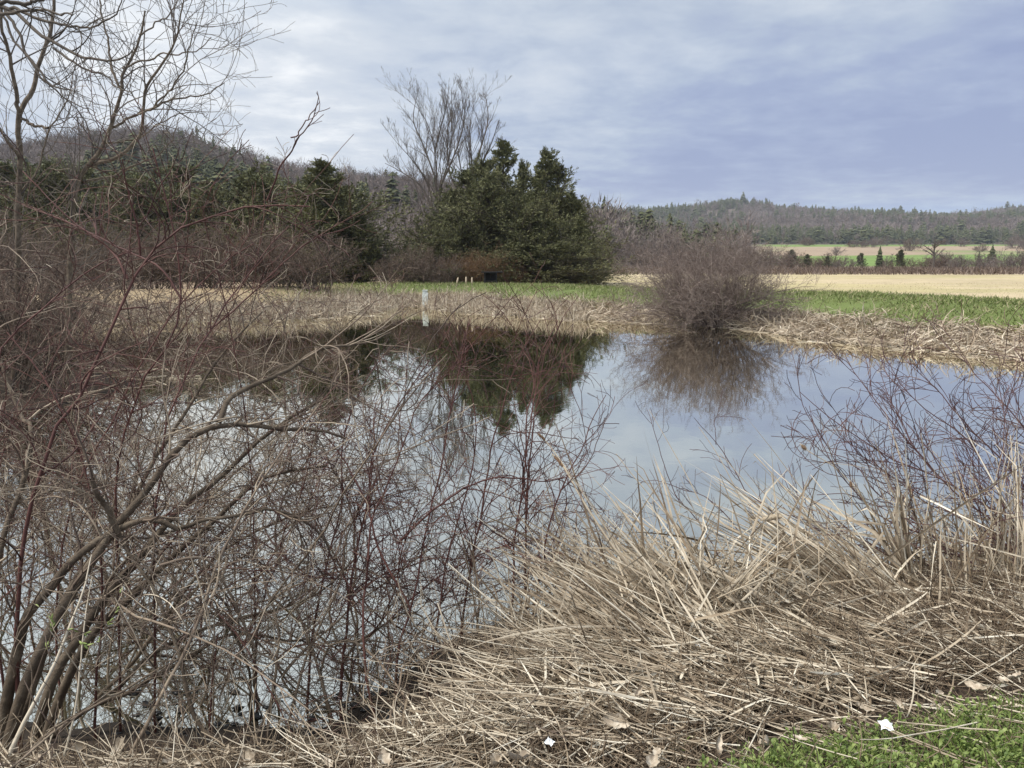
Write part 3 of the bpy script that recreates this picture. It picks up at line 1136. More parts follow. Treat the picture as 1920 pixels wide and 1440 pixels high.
# the big round bush on the far shore
def big_bush():
    rng = np.random.default_rng(81)
    root = np.array(on_ground(1338, 26.4, -0.05))
    root[2] = 0.05
    gs, gt = brush_geo(rng, 150, 3.0, 1.05, (7, 5, 3), 0.026, 0.0050, 0.38, 0.75, 0.8, (-0.26, -0.1), (4, 3, 3), None, 0.55, 8)
    sc_b = 0.90
    t = thing('pond_bush', 'big round leafless bush overhanging the water on the far bank', 'bush', root)
    t.scale = (sc_b, sc_b, sc_b)
    new_obj('stems', to_mesh(gs, 'stems', M_bush_twig), t)
    new_obj('twigs', to_mesh(gt, 'twigs', M_bush_twig), t)
    # the paler branch that sticks out of its shoulder
    lim = [(np.array([(0.2, 0, 0.6), (0.9, 0, 1.9), (1.5, 0, 2.5), (2.05, 0.1, 2.75)]), 0.022, 0.005),
           (np.array([(1.1, 0, 2.1), (1.7, 0, 2.4), (2.3, -0.1, 2.45)]), 0.014, 0.005),
           (np.array([(1.3, 0, 2.3), (1.75, 0, 2.8), (1.9, 0, 3.05)]), 0.012, 0.005)]
    g0, g1 = tree_from_limbs(rng, lim, (7, 4), 0.0045, 0.3, 42, 0.8, 0.4)
    new_obj('side_branch', to_mesh(g0, 'side_branch', M_twig_tan), t)
    new_obj('side_twigs', to_mesh(g1, 'side_twigs', M_twig_tan), t)


big_bush()

# thickets on the far left shore and beyond the berm
rngT = np.random.default_rng(90)
thick = []
for k in range(3):
    gs, gt = brush_geo(np.random.default_rng(91 + k), 36, 3.8, 0.75, (6, 4, 3), 0.03, 0.008, 0.35, 0.9, 0.9)
    thick.append([('stems', to_mesh(gs, 'stems', M_dark_bark)), ('twigs', to_mesh(gt, 'twigs', M_brown_brush))])
where = ['at the pond corner below the pointed cedar', 'under the wide dark cedar', 'behind the pinkish reeds near the corner',
         'in front of the evergreen row, right half', 'behind the strip of green grass', 'right of the grey willow crook',
         'below the hill crest', 'beneath the branches of the bent willow', 'between the two willow trunks', 'behind the bent willow base',
         'close to the straight willow', 'behind the straight willow trunk', 'cut by the picture edge, back row', 'outermost of the front row']
for i in range(2, 14):
    pxx = 690 - i * 56 + rngT.normal() * 8
    Y = 37 + rngT.random() * 3
    s_ = 0.62 + 0.22 * rngT.random()
    plant('thicket_bush', 'brown leafless thicket bush ' + where[i], 'bush', on_ground(pxx, Y), thick[i % 3], 'thicket along the far left shore', i * 1.7, (s_ * 1.15, s_ * 1.15, s_))
wh2 = ['at the far end of the hidden shore', 'beyond the straight willow, toward the pond', 'on the hidden left shore, third from the corner',
       'on the hidden left shore, fourth from the corner', 'beside the base of the bent willow', 'beside the base of the straight willow', 'at the near end of the hidden left shore']
for i, (x, y) in enumerate([(-24, 31), (-21, 26.5), (-17, 22), (-13.5, 19), (-9.2, 14.6), (-8.3, 12.2), (-9.4, 9.3)]):
    plant('thicket_bush', 'tangled brown thicket bush ' + wh2[i], 'bush', (x, y, ground_at(x, y) - 0.1), thick[(i + 1) % 3], 'thicket along the hidden left shore', i * 2.1, 0.85 if i < 4 else 0.62)

# grey thicket far behind the clump and the hedge rows beyond the field, one thing per bush
gs, gt = brush_geo(np.random.default_rng(101), 26, 4.5, 0.7, (5, 4), 0.06, 0.035, 0.4, 1.2, 0.8)
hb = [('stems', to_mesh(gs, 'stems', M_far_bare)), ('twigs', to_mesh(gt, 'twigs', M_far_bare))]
gs, gt = brush_geo(np.random.default_rng(102), 26, 4.0, 0.9, (5, 4), 0.06, 0.035, 0.2, 1.2, 0.8)
hb2 = [('stems', to_mesh(gs, 'stems', M_brown_brush)), ('twigs', to_mesh(gt, 'twigs', M_brown_brush))]
rngH = np.random.default_rng(103)
MARKS = [(1150, 'the faint dark spruce'), (1213, 'the lone blue spruce'), (1290, 'the gap beside the round pond bush'), (1380, 'the round pond bush'),
         (1478, 'the low green evergreen'), (1508, 'the dark evergreen nearest the round bush'), (1560, 'the thin field sapling'), (1607, 'the small round evergreen'),
         (1642, 'the pointed fir'), (1690, 'the round evergreen'), (1742, 'the biggest hedgerow tree'), (1795, 'the small hedgerow tree'), (1850, 'the broad fir'), (1900, 'the thin tree past the broad fir')]
ORD = ['first', 'second', 'third', 'fourth', 'fifth', 'sixth', 'seventh', 'eighth', 'ninth', 'tenth', 'eleventh', 'twelfth']
seen_marks = {}


def mark_label(pxx, what):
    m = min(MARKS, key=lambda q: abs(q[0] - pxx))[1]
    k = seen_marks.get((what, m), 0)
    seen_marks[(what, m)] = k + 1
    return '%s behind %s, %s one there' % (what, m, ORD[k % 12])


for i in range(84):
    if i < 36:
        pxx, Y, s = r2(rngH, 1, 1100, 1480)[0], r2(rngH, 1, 150, 195)[0], r2(rngH, 1, 0.7, 1.25)[0]
        lab, grp = mark_label(pxx, 'greyish thicket bush'), 'grey thicket beyond the field end of the clump'
    elif i < 64:
        pxx, Y, s = r2(rngH, 1, 1430, 1960)[0], r2(rngH, 1, 150, 200)[0], r2(rngH, 1, 0.35, 1.0)[0]
        lab, grp = mark_label(pxx, 'brown hedgerow bush'), 'hedgerow bushes behind the tan field'
    else:
        pxx, Y, s = r2(rngH, 1, 1480, 1960)[0], r2(rngH, 1, 330, 620)[0], r2(rngH, 1, 0.9, 1.8)[0]
        lab, grp = mark_label(pxx, 'meadow edge bush far'), 'bushes between the green meadows'
    plant('hedge_bush', lab, 'bush', on_ground(pxx, Y), (hb, hb2)[i % 2], grp, i * 1.1, (s, s, s * 0.9))

V, Q, T = conifer_template(np.random.default_rng(111), 10, 2.3, 26, 15, 0.85)
gfir = Geo(); gfir.add(V, Q, T)
fir = [('crown', to_mesh(gfir, 'fir_crown', M_far_conifer, False))]
gt, gf = juniper_geo(np.random.default_rng(112), 8, 3.0, 0.03, 90, 0.6, 0.6, 0.55, 0.3)
roundc = [('trunk', to_mesh(gt, 'trunk', M_dark_bark)), ('crown', to_mesh(gf, 'crown', M_conifer, False))]
for q, (pxx, top, Y, pr, h0, lab) in enumerate([
    (1213, 458, 190, fir, 10, 'lone blue green spruce in front of the grey woods beside the clump'),
    (1170, 466, 185, fir, 10, 'faint dark spruce between the clump and the lone blue spruce'),
    (1642, 462, 165, fir, 10, 'pointed dark fir in the hedgerow, tallest beside the round evergreen'),
    (1680, 470, 168, roundc, 8, 'round dark evergreen in the hedgerow beside the pointed fir'),
    (1607, 476, 175, roundc, 8, 'small round evergreen in the hedgerow left of the pointed fir'),
    (1508, 478, 172, roundc, 8, 'dark evergreen at the round bush end of the hedgerow'),
    (1850, 460, 170, fir, 10, 'broad dark fir at the hedgerow end under the green meadow'),
    (1826, 472, 175, fir, 10, 'slim dark fir next to the broad fir in the hedgerow'),
    (1478, 470, 180, roundc, 8, 'low green evergreen just past the round pond bush'),
    (1545, 481, 178, roundc, 8, 'lowest evergreen in the hedgerow'),
]):
    loc = on_ground(pxx, Y)
    s = hgt(top, Y, loc[2]) / h0
    w = s * (1.25 if pxx == 1850 else 1.0)
    plant('spruce_tree' if pxx in (1213, 1170) else 'evergreen_tree', lab, 'tree', loc, pr, None if pxx == 1213 else 'evergreens in the hedgerow', q, (w, w, s))

# leafless trees in the hedgerow
def hedge_tree(seed, h, crown, thick_=0.25):
    rng = np.random.default_rng(seed)
    L = [(np.array([(0, 0, 0), (0.1, 0, h * 0.4), (0, 0.1, h * 0.7), (0.2, 0, h)]), thick_, 0.05)]
    for k in range(7):
        a = k * 0.9 + rng.random()
        z = h * (0.28 + 0.08 * k)
        r = crown * (1.1 - 0.09 * k)
        L.append((np.array([(0, 0, z), (math.cos(a) * r * 0.5, math.sin(a) * r * 0.5, z + r * 0.35), (math.cos(a) * r, math.sin(a) * r, z + r * 0.6)]), thick_ * 0.5, 0.04))
    g0, g1 = tree_from_limbs(rng, L, (7, 5), 0.035, 0.3, 40, 0.6, 0.4)
    return [('trunk', to_mesh(g0, 'trunk', M_grey_twig)), ('crown', to_mesh(g1, 'crown', M_grey_twig))]


ht = [hedge_tree(121, 8, 4.2, 0.32), hedge_tree(122, 7, 2.2, 0.14)]
for q, (pxx, top, Y, k, h0, lab) in enumerate([
    (1742, 446, 160, 0, 8, 'biggest leafless tree in the hedgerow, with a thick dark trunk and wide crown'),
    (1655, 480, 150, 1, 7, 'pale slim leafless tree in front of the pointed fir'),
    (1665, 476, 152, 1, 7, 'pale slim leafless tree in front of the round evergreen'),
    (1795, 478, 155, 1, 7, 'small leafless tree between the big tree and the firs'),
    (1592, 486, 140, 1, 7, 'small leafless tree standing before the dark hedgerow evergreens'),
    (1886, 474, 160, 1, 7, 'thin leafless tree past the broad fir'),
    (1565, 492, 130, 1, 7, 'thin low leafless sapling at the edge of the tan field'),
]):
    loc = on_ground(pxx, Y)
    s = hgt(top, Y, loc[2]) / h0
    plant('leafless_tree', lab, 'tree', loc, ht[k], 'leafless trees in the hedgerow', q, s)


# ------------------------------------------------------------------ grass, reeds and field
def blades(n, x, y, h, w, lean, rng, K=3, mat=None, z=None, wdir=None, bend=0.6):
    S = np.stack([x, y, (ground_z(x, y) if z is None else z) - 0.01], 1)
    a = rng.random(n) * 6.28
    D = np.stack([np.cos(a) * lean, np.sin(a) * lean, np.ones(n)], 1)
    if wdir is not None:
        D = D + np.array(wdir)
    P = grow(S, D, h, K, 0.12, -bend, 0.5, rng)
    W = w[:, None] * np.array([1.0, 0.9, 0.6, 0.08][:K + 1] if K == 3 else np.linspace(1, 0.1, K + 1))[None, :]
    side = unit(np.stack([np.cos(a + 1.57), np.sin(a + 1.57), np.zeros(n)], 1))
    return P, W, side


def in_band(n, rng, smin, smax, ymin, ymax, xspan=1.0):
    """random points whose distance to the shoreline lies in a band"""
    xs, ys = [], []
    tot = 0
    while tot < n:
        m = n * 6
        Y = np.sqrt(r2(rng, m, ymin ** 2, ymax ** 2))
        X = r2(rng, m, -0.85, 0.85) * Y * xspan
        s = sdist(X, Y)
        k = (s > smin) & (s < smax)
        xs.append(X[k]); ys.append(Y[k]); tot += k.sum()
    return np.concatenate(xs)[:n], np.concatenate(ys)[:n]


def far_bank():
    rng = np.random.default_rng(131)
    # grass on the berm
    x, y = in_band(75000, rng, 2.0, 9.8, 15.5, 50)
    k = (rng.random(len(x)) < sm(-13, -5, x)) & (fnoise(x, y, 0.7, 3, 14) + 0.35 * (sdist(x, y) - 1.5) > rng.random(len(x)) * 0.8 - 0.1)
    x, y = x[k], y[k]
    h = 0.06 + 0.17 * rng.random(len(x)) ** 2
    P, W, sd = blades(len(x), x, y, h, 0.010 + 0.008 * rng.random(len(x)), 0.5, rng, 3)
    g = Geo(); g.ribbons(P, W, sd)
    tag(g.build('bank_grass', M_grass_far), 'bright green spring grass along the top of the far bank', 'grass', kind='stuff')
    # dead reeds between grass and water, flattened and matted
    x, y = in_band(24000, rng, -0.15, 2.7, 15.5, 44)
    n = len(x)
    h = 0.3 + 0.6 * rng.random(n)
    S = np.stack([x, y, np.maximum(ground_z(x, y), 0) + 0.02 + 0.12 * rng.random(n)], 1)
    clump = fnoise(x, y, 1.3, 3, 12)
    a = clump * 2.2 + rng.normal(size=n) * 0.9 - 1.6
    D = np.stack([np.cos(a), np.sin(a), 0.35 + 0.7 * rng.random(n) * (0.6 + clump)], 1)
    P = grow(S, D, h, 5, 0.35, -1.2, 1.0, rng)
    P[..., 2] = np.maximum(P[..., 2], 0.01)
    gzz = ground_z(P[..., 0].ravel(), P[..., 1].ravel()).reshape(P.shape[:2])
    P[..., 2] = np.maximum(P[..., 2], gzz + 0.02)
    W = (0.007 + 0.008 * rng.random(n))[:, None] * np.array([1, 1, 1, 0.9, 0.7, 0.2])[None]
    g = Geo(); g.ribbons(P, W, unit(rng.normal(size=(n, 3))))
    tag(g.build('matted_reeds', M_straw_grey), 'matted pale dead reeds along the far waterline', 'reeds', kind='stuff')
    # upright broken reeds at the back left of the pond
    x, y = in_band(9000, rng, -0.5, 2.6, 26, 44)
    k = x < 3
    x, y = x[k], y[k]
    n = len(x)
    h = 0.3 + 0.5 * rng.random(n)
    P, W, sd = blades(n, x, y, h, np.full(n, 0.011), 0.35, rng, 3, z=np.maximum(ground_z(x, y), 0), bend=0.25)
    g = Geo(); g.ribbons(P, W, sd)
    tag(g.build('standing_reeds', M_straw_grey), 'upright broken reeds at the back of the pond', 'reeds', kind='stuff')
    # stubble of the hay field, nearer part
    m = 30000
    Y = 24 + (60 - 24) * rng.random(m) ** 1.3
    X = r2(rng, m, -0.8, 0.8) * Y
    k = sdist(X, Y) > 9
    X, Y = X[k], Y[k]
    n = len(X)
    P, W, sd = blades(n, X, Y, 0.04 + 0.08 * rng.random(n), 0.006 + 0.0001 * Y, 0.9, rng, 3)
    g = Geo(); g.ribbons(P, W, sd)
    tag(g.build('field_stubble', M_stubble), 'short dry stubble of the tan hay field', 'stubble', kind='stuff')
    # tall weeds at the far edge of the field
    m = 16000
    Y = r2(rng, m, 95, 150)
    X = r2(rng, m, -0.1, 0.8) * Y
    P, W, sd = blades(m, X, Y, 0.5 + 0.7 * rng.random(m) * (1 + 0.6 * fnoise(X, Y, 0.08, 3, 13)), np.full(m, 0.045), 0.5, rng, 3)
    g = Geo(); g.ribbons(P, W, sd)
    tag(g.build('field_weeds', M_brown_brush), 'brown dry weeds along the far edge of the field', 'weeds', kind='stuff')


far_bank()


def marker_post():
    p = pxz(796, 577, 0.0)
    t = thing('marker_post', 'white weathered post standing at the water edge below the olive brush', 'post', (p[0], p[1], 0))
    Y = p[1]
    h = 0.80
    w = 0.28
    import bmesh
    def box(name, sx, sy, z0, z1, mat, off=(0, 0), bev=0.012, tilt=0.0):
        bm = bmesh.new()
        bmesh.ops.create_cube(bm, size=1.0)
        for v in bm.verts:
            v.co = Vector((v.co.x * sx + off[0], v.co.y * sy + off[1], z0 + (v.co.z + 0.5) * (z1 - z0)))
            v.co.x += tilt * v.co.z
        bmesh.ops.bevel(bm, geom=list(bm.edges), offset=bev, segments=2, affect='EDGES')
        me = bpy.data.meshes.new(name)
        bm.to_mesh(me); bm.free()
        me.materials.append(mat)
        return new_obj(name, me, t)
    box('post', w * 0.82, 0.14, -0.4, h, M_white, (0, 0), 0.02, 0.05)
    box('board', w, 0.04, 0.12, h - 0.08, M_white, (0.02, -0.092), 0.006, 0.05)
    box('cap', w * 0.92, 0.19, h + 0.002, h + 0.05, M_white, (0.04, 0), 0.01, 0.0)
    # dark low bench in the shade of the clump
    q = on_ground(923, 45.0, 0)
    t2 = thing('garden_table', 'small black wooden table in the shade under the cedars', 'table', q)
    t = t2
    box('tabletop', 1.25, 0.6, 0.66, 0.73, M_blackwood, (0, 0), 0.012)
    box('shelf', 0.8, 0.45, 0.14, 0.19, M_blackwood, (-0.1, 0), 0.008)
    for sx in (-0.42, 0.25):
        for sy in (-0.2, 0.2):
            box('leg', 0.08, 0.08, 0, 0.658, M_blackwood, (sx, sy), 0.006)
    box('back_panel', 0.6, 0.03, 0.2, 0.65, M_blackwood, (-0.085, 0.262), 0.004)
    return box


marker_post()


def cattail_stub(pxx, py, Y, label, tall=None, dx=0.0):
    """far white cattail head on a stalk"""
    top = px(pxx, py, Y)
    base = np.array([top[0] - dx, Y, max(0, ground_at(top[0], Y))])
    t = thing('cattail', label, 'cattail', base, 'pale cattails on the far bank')
    P = resample(np.array([base, base * 0.4 + top * 0.6, top]), 6) - base
    g = Geo(); g.tubes(P[None], np.full((1, 6), 0.012), 4)
    new_obj('stalk', to_mesh(g, 'stalk', M_straw_grey), t)
    d = unit(P[-1] - P[-2])
    H = np.stack([P[-1] - d * 0.05 + d * s for s in np.linspace(0, 0.34, 7)])
    g = Geo(); g.tubes(H[None], np.array([[0.01, 0.038, 0.045, 0.045, 0.042, 0.035, 0.008]]), 7)
    new_obj('head', to_mesh(g, 'head', M_fluff), t)


cattail_stub(857, 530, 40, 'pale cattail leaning left before the rusty brush, first of three', dx=0.15)
cattail_stub(874, 529, 40, 'pale upright cattail, middle of three before the dark shade')
cattail_stub(885, 530, 40, 'pale upright cattail closest to the small black table')
# ------------------------------------------------------------------ near trees and shrubs, stems traced from the photograph
def trace(lst, d0, d1=None, bulge=0.0):
    """pixel polyline -> world polyline whose distance runs from d0 to d1"""
    d1 = d0 if d1 is None else d1
    n = len(lst)
    out = []
    for i, (a, b) in enumerate(lst):
        t = i / max(1, n - 1)
        out.append(px(a, b, d0 + (d1 - d0) * t + bulge * math.sin(math.pi * t)))
    return np.array(out)


def rooted(P, depth=0.25):
    """extend a stem down into the ground below its first point"""
    d = P[1] - P[0]
    g = ground_at(P[0][0], P[0][1])
    if P[0][2] > g:
        d = unit(d) if np.linalg.norm(d) > 0 else np.array([0, 0, 1.0])
        q = P[0].copy()
        q = q - np.array([d[0], d[1], 0]) * min(0.4, max(0, P[0][2] - g)) * 0.35
        q[2] = ground_at(q[0], q[1]) - 0.06
        return np.vstack([q, P])
    return P


def limbs_set(limbs, K=22):
    P = np.stack([resample(p, K) for p, _, _ in limbs])
    R = np.stack([b + (a - b) * (1 - np.linspace(0, 1, K)) ** 0.85 for _, a, b in limbs])
    # small irregularities so that no stem is a perfect sweep
    return P, R


def wobble(P, rng, a):
    c = np.cumsum(rng.normal(size=P.shape) * a, axis=1)
    c = c - c[:, :1]
    t = np.linspace(0, 1, P.shape[1])[None, :, None]
    return (c - c[:, -1:] * t)


def twig_levels(rng, P, R, levels):
    """levels: dicts with per, t0, t1, ang, len (absolute, m), var, up, curl, wig, K, rt, bias"""
    out = []
    Pc, Rc = P, R
    for lv in levels:
        per = lv['per']
        L = np.linalg.norm(np.diff(Pc, axis=1), axis=2).sum(1)
        perN = per * L          # twigs per metre of parent
        S, D, r, t, idx = spawn(Pc, Rc, perN, lv.get('t0', 0.15), lv.get('t1', 0.98), lv.get('ang', 40), lv.get('dang', 14), lv.get('rs', 0.62), rng, lv['rt'])
        if lv.get('bias') is not None:
            D = unit(D + np.array(lv['bias']))
        Lk = lv['len'] * (0.45 + 0.9 * rng.random(len(S))) * (1.15 - 0.5 * t)
        Lk = np.minimum(Lk, L[idx] * 1.1 + 0.05)
        K = lv.get('K', 5)
        Pk = grow(S, D, Lk, K, lv.get('wig', 0.3), lv.get('up', 0.2), lv.get('curl', 1.2), rng)
        Rk = taper(np.minimum(r, lv.get('rmax', 1)), np.full(len(S), lv['rt']), K + 1, 0.8)
        gzz = ground_z(Pk[..., 0].ravel(), Pk[..., 1].ravel()).reshape(Pk.shape[:2])
        Pk[..., 2] = np.maximum(Pk[..., 2], np.maximum(gzz + 0.01, -0.01))
        out.append((Pk, Rk))
        Pc, Rc = Pk, Rk
    return out


def shrub(name, label, root, limbs, levels, mats, rng, group=None, stem_name='stem', sides=6, bud=None):
    """thing with each traced stem as a part and its twigs as parts"""
    root = np.asarray(root, dtype=float)
    t = thing(name, label, 'shrub', root, group)
    P, R = limbs_set(limbs)
    P = P + 0.0
    L = np.linalg.norm(np.diff(P, axis=1), axis=2).sum(1)
    wob = rng.normal(size=P.shape) * 0.0035
    wob[:, 0] = 0
    P = P + np.cumsum(wob, axis=1) * 0.9
    for i in range(len(P)):
        g = Geo()
        g.tubes(P[i:i + 1], R[i:i + 1], sides + (2 if R[i, 0] > 0.015 else 0))
        g.build(stem_name, mats[0] if R[i, 0] > 0.008 else mats[1], t, rel=root)
    outs = twig_levels(rng, P, R, levels)
    for k, (Pk, Rk) in enumerate(outs):
        g = Geo()
        g.tubes(Pk, Rk, 4 if k == 0 else 3)
        o = g.build('branches' if k == 0 else 'twigs', mats[min(1 + k, len(mats) - 1)], t, rel=root)
    return t, outs


rngN = np.random.default_rng(200)

# -- the grey willows on the hidden left shore
def willow(label, limbs, root, seed, lv):
    rng = np.random.default_rng(seed)
    t = thing('willow_tree', label, 'tree', root, 'leafless willows on the left shore')
    P, R = limbs_set(limbs, 26)
    R = R * 0.78
    P = P + wobble(P, rng, 0.012)
    g = Geo(); g.tubes(P[:1], R[:1], 9)
    g.build('trunk', M_willow, t, rel=root)
    for i in range(1, len(P)):
        g = Geo(); g.tubes(P[i:i + 1], R[i:i + 1], 7)
        g.build('limb', M_willow, t, rel=root)
    outs = twig_levels(rng, P, R, lv)
    g = Geo()
    for k, (Pk, Rk) in enumerate(outs):
        g.tubes(Pk, Rk, 4 if k == 0 else 3)
    g.build('crown', M_grey_twig, t, rel=root)


WL = [dict(per=3.0, t0=0.3, ang=42, len=1.5, up=0.8, curl=1.3, wig=0.25, K=8, rt=0.0042, rmax=0.013, bias=(0.12, 0, 0.1)),
      dict(per=2.6, t0=0.1, ang=38, len=0.95, up=0.8, curl=1.3, wig=0.25, K=6, rt=0.0036, rmax=0.0065),
      dict(per=3.4, t0=0.1, ang=36, len=0.5, up=0.7, curl=1.2, wig=0.25, K=4, rt=0.003, rmax=0.0045)]
D1 = 13.0
r1 = px(24, 700, D1); r1[2] = ground_at(r1[0], r1[1]) - 0.1
willow('straight grey willow at the left edge of the picture, forked halfway up',
       [(np.vstack([r1, trace([(22, 560), (26, 450), (32, 340), (35, 250), (37, 205)], D1)]), 0.066, 0.050),
        (trace([(36, 225), (34, 200), (26, 150), (12, 90), (2, 40), (-6, -60)], D1, D1 - 0.6), 0.045, 0.018),
        (trace([(36, 228), (42, 200), (58, 178), (70, 135), (84, 90), (95, 40), (100, -40), (96, -120)], D1, D1 + 0.8), 0.052, 0.020),
        (trace([(36, 300), (8, 255), (-30, 190), (-70, 100)], D1, D1 - 0.8), 0.03, 0.010),
        (trace([(37, 222), (62, 236), (90, 240)], D1, D1 - 0.3), 0.032, 0.020),
        (trace([(30, 380), (70, 320), (96, 250), (130, 190), (140, 120)], D1, D1 + 1.2), 0.024, 0.008)],
       r1, 211, WL)
D2 = 12.4
r2_ = px(118, 700, D2); r2_[2] = ground_at(r2_[0], r2_[1]) - 0.1
willow('grey willow with a strongly bent trunk and an upswept crown over the hill',
       [(np.vstack([r2_, trace([(124, 560), (128, 450), (136, 372), (146, 330), (168, 302), (190, 272), (202, 240), (216, 200), (224, 165), (228, 130), (246, 104), (262, 66), (272, 20)], D2)]), 0.072, 0.016),
        (trace([(164, 312), (200, 304), (232, 285), (256, 250), (264, 210), (274, 165), (300, 130), (330, 88), (340, 40), (346, -10)], D2, D2 - 0.8), 0.040, 0.010),
        (trace([(206, 240), (240, 226), (276, 208), (310, 194), (350, 184), (390, 176), (420, 156)], D2, D2 + 0.6), 0.028, 0.008),
        (trace([(262, 214), (290, 198), (325, 160), (348, 122), (358, 70), (370, 40)], D2, D2 - 0.6), 0.022, 0.008),
        (trace([(160, 340), (200, 328), (250, 306), (290, 290), (320, 262), (336, 220)], D2, D2 + 1.0), 0.026, 0.008),
        (trace([(196, 268), (226, 262), (262, 250), (300, 226), (350, 210), (384, 214)], D2, D2 + 1.0), 0.018, 0.007),
        (trace([(224, 165), (206, 120), (196, 70), (184, 20), (180, -60)], D2, D2 + 0.6), 0.026, 0.009),
        (trace([(230, 128), (268, 110), (300, 92), (330, 96), (372, 86), (396, 70)], D2, D2 - 0.7), 0.020, 0.007),
        (trace([(262, 66), (300, 40), (330, 10), (350, -50)], D2, D2 - 0.3), 0.016, 0.007)],
       r2_, 212, WL)

# -- boughs that hang into the top left corner from a near tree
def hanging_bough():
    rng = np.random.default_rng(221)
    root = px(-330, -60, 5.2)
    trunk_base = np.array([root[0] - 0.2, root[1], ground_at(root[0] - 0.2, root[1]) - 0.1])
    t = thing('overhanging_tree', 'dark boughs of a near tree reaching in from the top left corner', 'tree', trunk_base)
    trunk = (np.vstack([trunk_base, (trunk_base + root) / 2 + [0.1, 0, 0], root, root + [0.2, 0.1, 2.4]]), 0.16, 0.10)
    limbs = [trunk,
             (trace([(-330, -40), (-120, -10), (10, 18), (45, 45), (70, 72), (105, 90), (135, 105), (165, 112), (205, 110), (230, 104), (250, 92)], 5.2, 4.4), 0.034, 0.004),
             (trace([(10, 20), (28, 52), (45, 100), (70, 128), (100, 152), (130, 166), (148, 172)], 4.9, 4.5), 0.016, 0.004),
             (trace([(20, 16), (80, 28), (130, 42), (180, 40), (215, 24), (230, -10)], 4.8, 4.5), 0.016, 0.004),
             (trace([(-60, -30), (0, 10), (60, 14), (110, 24), (136, 28)], 4.6, 4.2), 0.020, 0.006),
             (trace([(-60, 0), (0, 34), (8, 75), (40, 110), (60, 140), (110, 185), (150, 205), (180, 212)], 5.0, 4.7), 0.014, 0.003),
             (trace([(-60, -20), (-10, 8), (30, 6), (80, 0), (140, -20)], 4.3, 4.4), 0.022, 0.008),
             (trace([(100, 90), (135, 118), (170, 135), (200, 158), (230, 170), (262, 168)], 4.8, 4.3), 0.012, 0.003)]
    P, R = limbs_set(limbs, 26)
    R = R * 0.62
    P = P + wobble(P, rng, 0.006)
    for i in range(len(P)):
        g = Geo(); g.tubes(P[i:i + 1], R[i:i + 1], 8)
        g.build('trunk' if i == 0 else 'bough', M_dark_bark, t, rel=trunk_base)
    outs = twig_levels(rng, P[1:], R[1:], [
        dict(per=3.2, t0=0.35, ang=44, len=0.38, up=0.55, curl=1.4, wig=0.25, K=7, rt=0.0017, rmax=0.007, bias=(0.25, 0, -0.05)),
        dict(per=4.0, t0=0.1, ang=38, len=0.32, up=0.6, curl=1.3, wig=0.25, K=5, rt=0.0014, rmax=0.0035),
        dict(per=4.0, t0=0.1, ang=36, len=0.16, up=0.5, curl=1.2, wig=0.25, K=4, rt=0.0012, rmax=0.002)])
    g = Geo()
    for Pk, Rk in outs:
        g.tubes(Pk, Rk, 4)
    g.build('twigs', M_dark_bark, t, rel=trunk_base)


hanging_bough()

# -- the leaning willow shrub bottom left: thick grey brown trunks
dA = 2.95
ROOT_A = px(10, 1420, dA)
LEAN = [
    (rooted(trace([(4, 1384), (16, 1295), (36, 1214), (56, 1150), (93, 1102), (133, 1053), (173, 1021), (213, 997), (258, 979), (298, 977), (334, 991)], 2.9, 3.1)), 0.026, 0.010),
    (rooted(trace([(8, 1420), (48, 1283), (101, 1162), (153, 1073), (190, 1013), (226, 965), (262, 925), (298, 880), (333, 833), (367, 813), (393, 800), (433, 795), (483, 798), (520, 805), (550, 805), (600, 808), (640, 823)], 2.8, 3.6)), 0.023, 0.006),
    (trace([(410, 792), (430, 753), (467, 733), (533, 710), (583, 680), (633, 667), (690, 660), (730, 640)], 3.3, 3.9), 0.013, 0.004),
    (rooted(trace([(60, 1396), (109, 1263), (161, 1182), (213, 1102), (266, 1045), (322, 977), (362, 940), (403, 912), (451, 868), (500, 820), (560, 780), (620, 750)], 3.1, 3.8)), 0.024, 0.005),
    (rooted(trace([(80, 1396), (133, 1263), (177, 1182), (242, 1122), (290, 1069), (342, 1021), (387, 981), (443, 928), (471, 900), (530, 880), (610, 870)], 3.2, 3.8)), 0.022, 0.005),
    (rooted(trace([(60, 1388), (141, 1343), (209, 1299), (262, 1247), (322, 1206), (395, 1178), (463, 1158), (532, 1142), (600, 1110), (660, 1050)], 3.2, 3.7)), 0.014, 0.004),
    (rooted(trace([(80, 1396), (161, 1339), (226, 1311), (290, 1275), (354, 1243), (407, 1210), (443, 1198), (503, 1202), (560, 1210), (610, 1190)], 3.2, 3.6)), 0.013, 0.004),
    (rooted(trace([(20, 1400), (80, 1250), (110, 1150), (170, 1060), (220, 1010), (260, 940), (300, 860), (350, 790), (400, 700), (450, 640), (500, 590)], 3.3, 4.3)), 0.018, 0.004),
    (trace([(334, 991), (380, 975), (455, 965), (507, 957), (560, 975), (600, 1005), (620, 1040), (632, 1080)], 3.1, 3.5), 0.009, 0.003),
    (trace([(225, 1009), (205, 960), (192, 925), (183, 890)], 3.0, 2.9), 0.012, 0.009),
    (rooted(trace([(130, 1400), (160, 1330), (250, 1240), (330, 1130), (400, 1050), (470, 1000), (560, 960), (650, 940), (720, 930)], 3.5, 4.2)), 0.012, 0.003),
    (rooted(trace([(-60, 1400), (-20, 1150), (10, 1000), (50, 880), (60, 800), (44, 790), (10, 700), (-20, 560), (-10, 440)], 3.0, 4.0)), 0.016, 0.004),
]
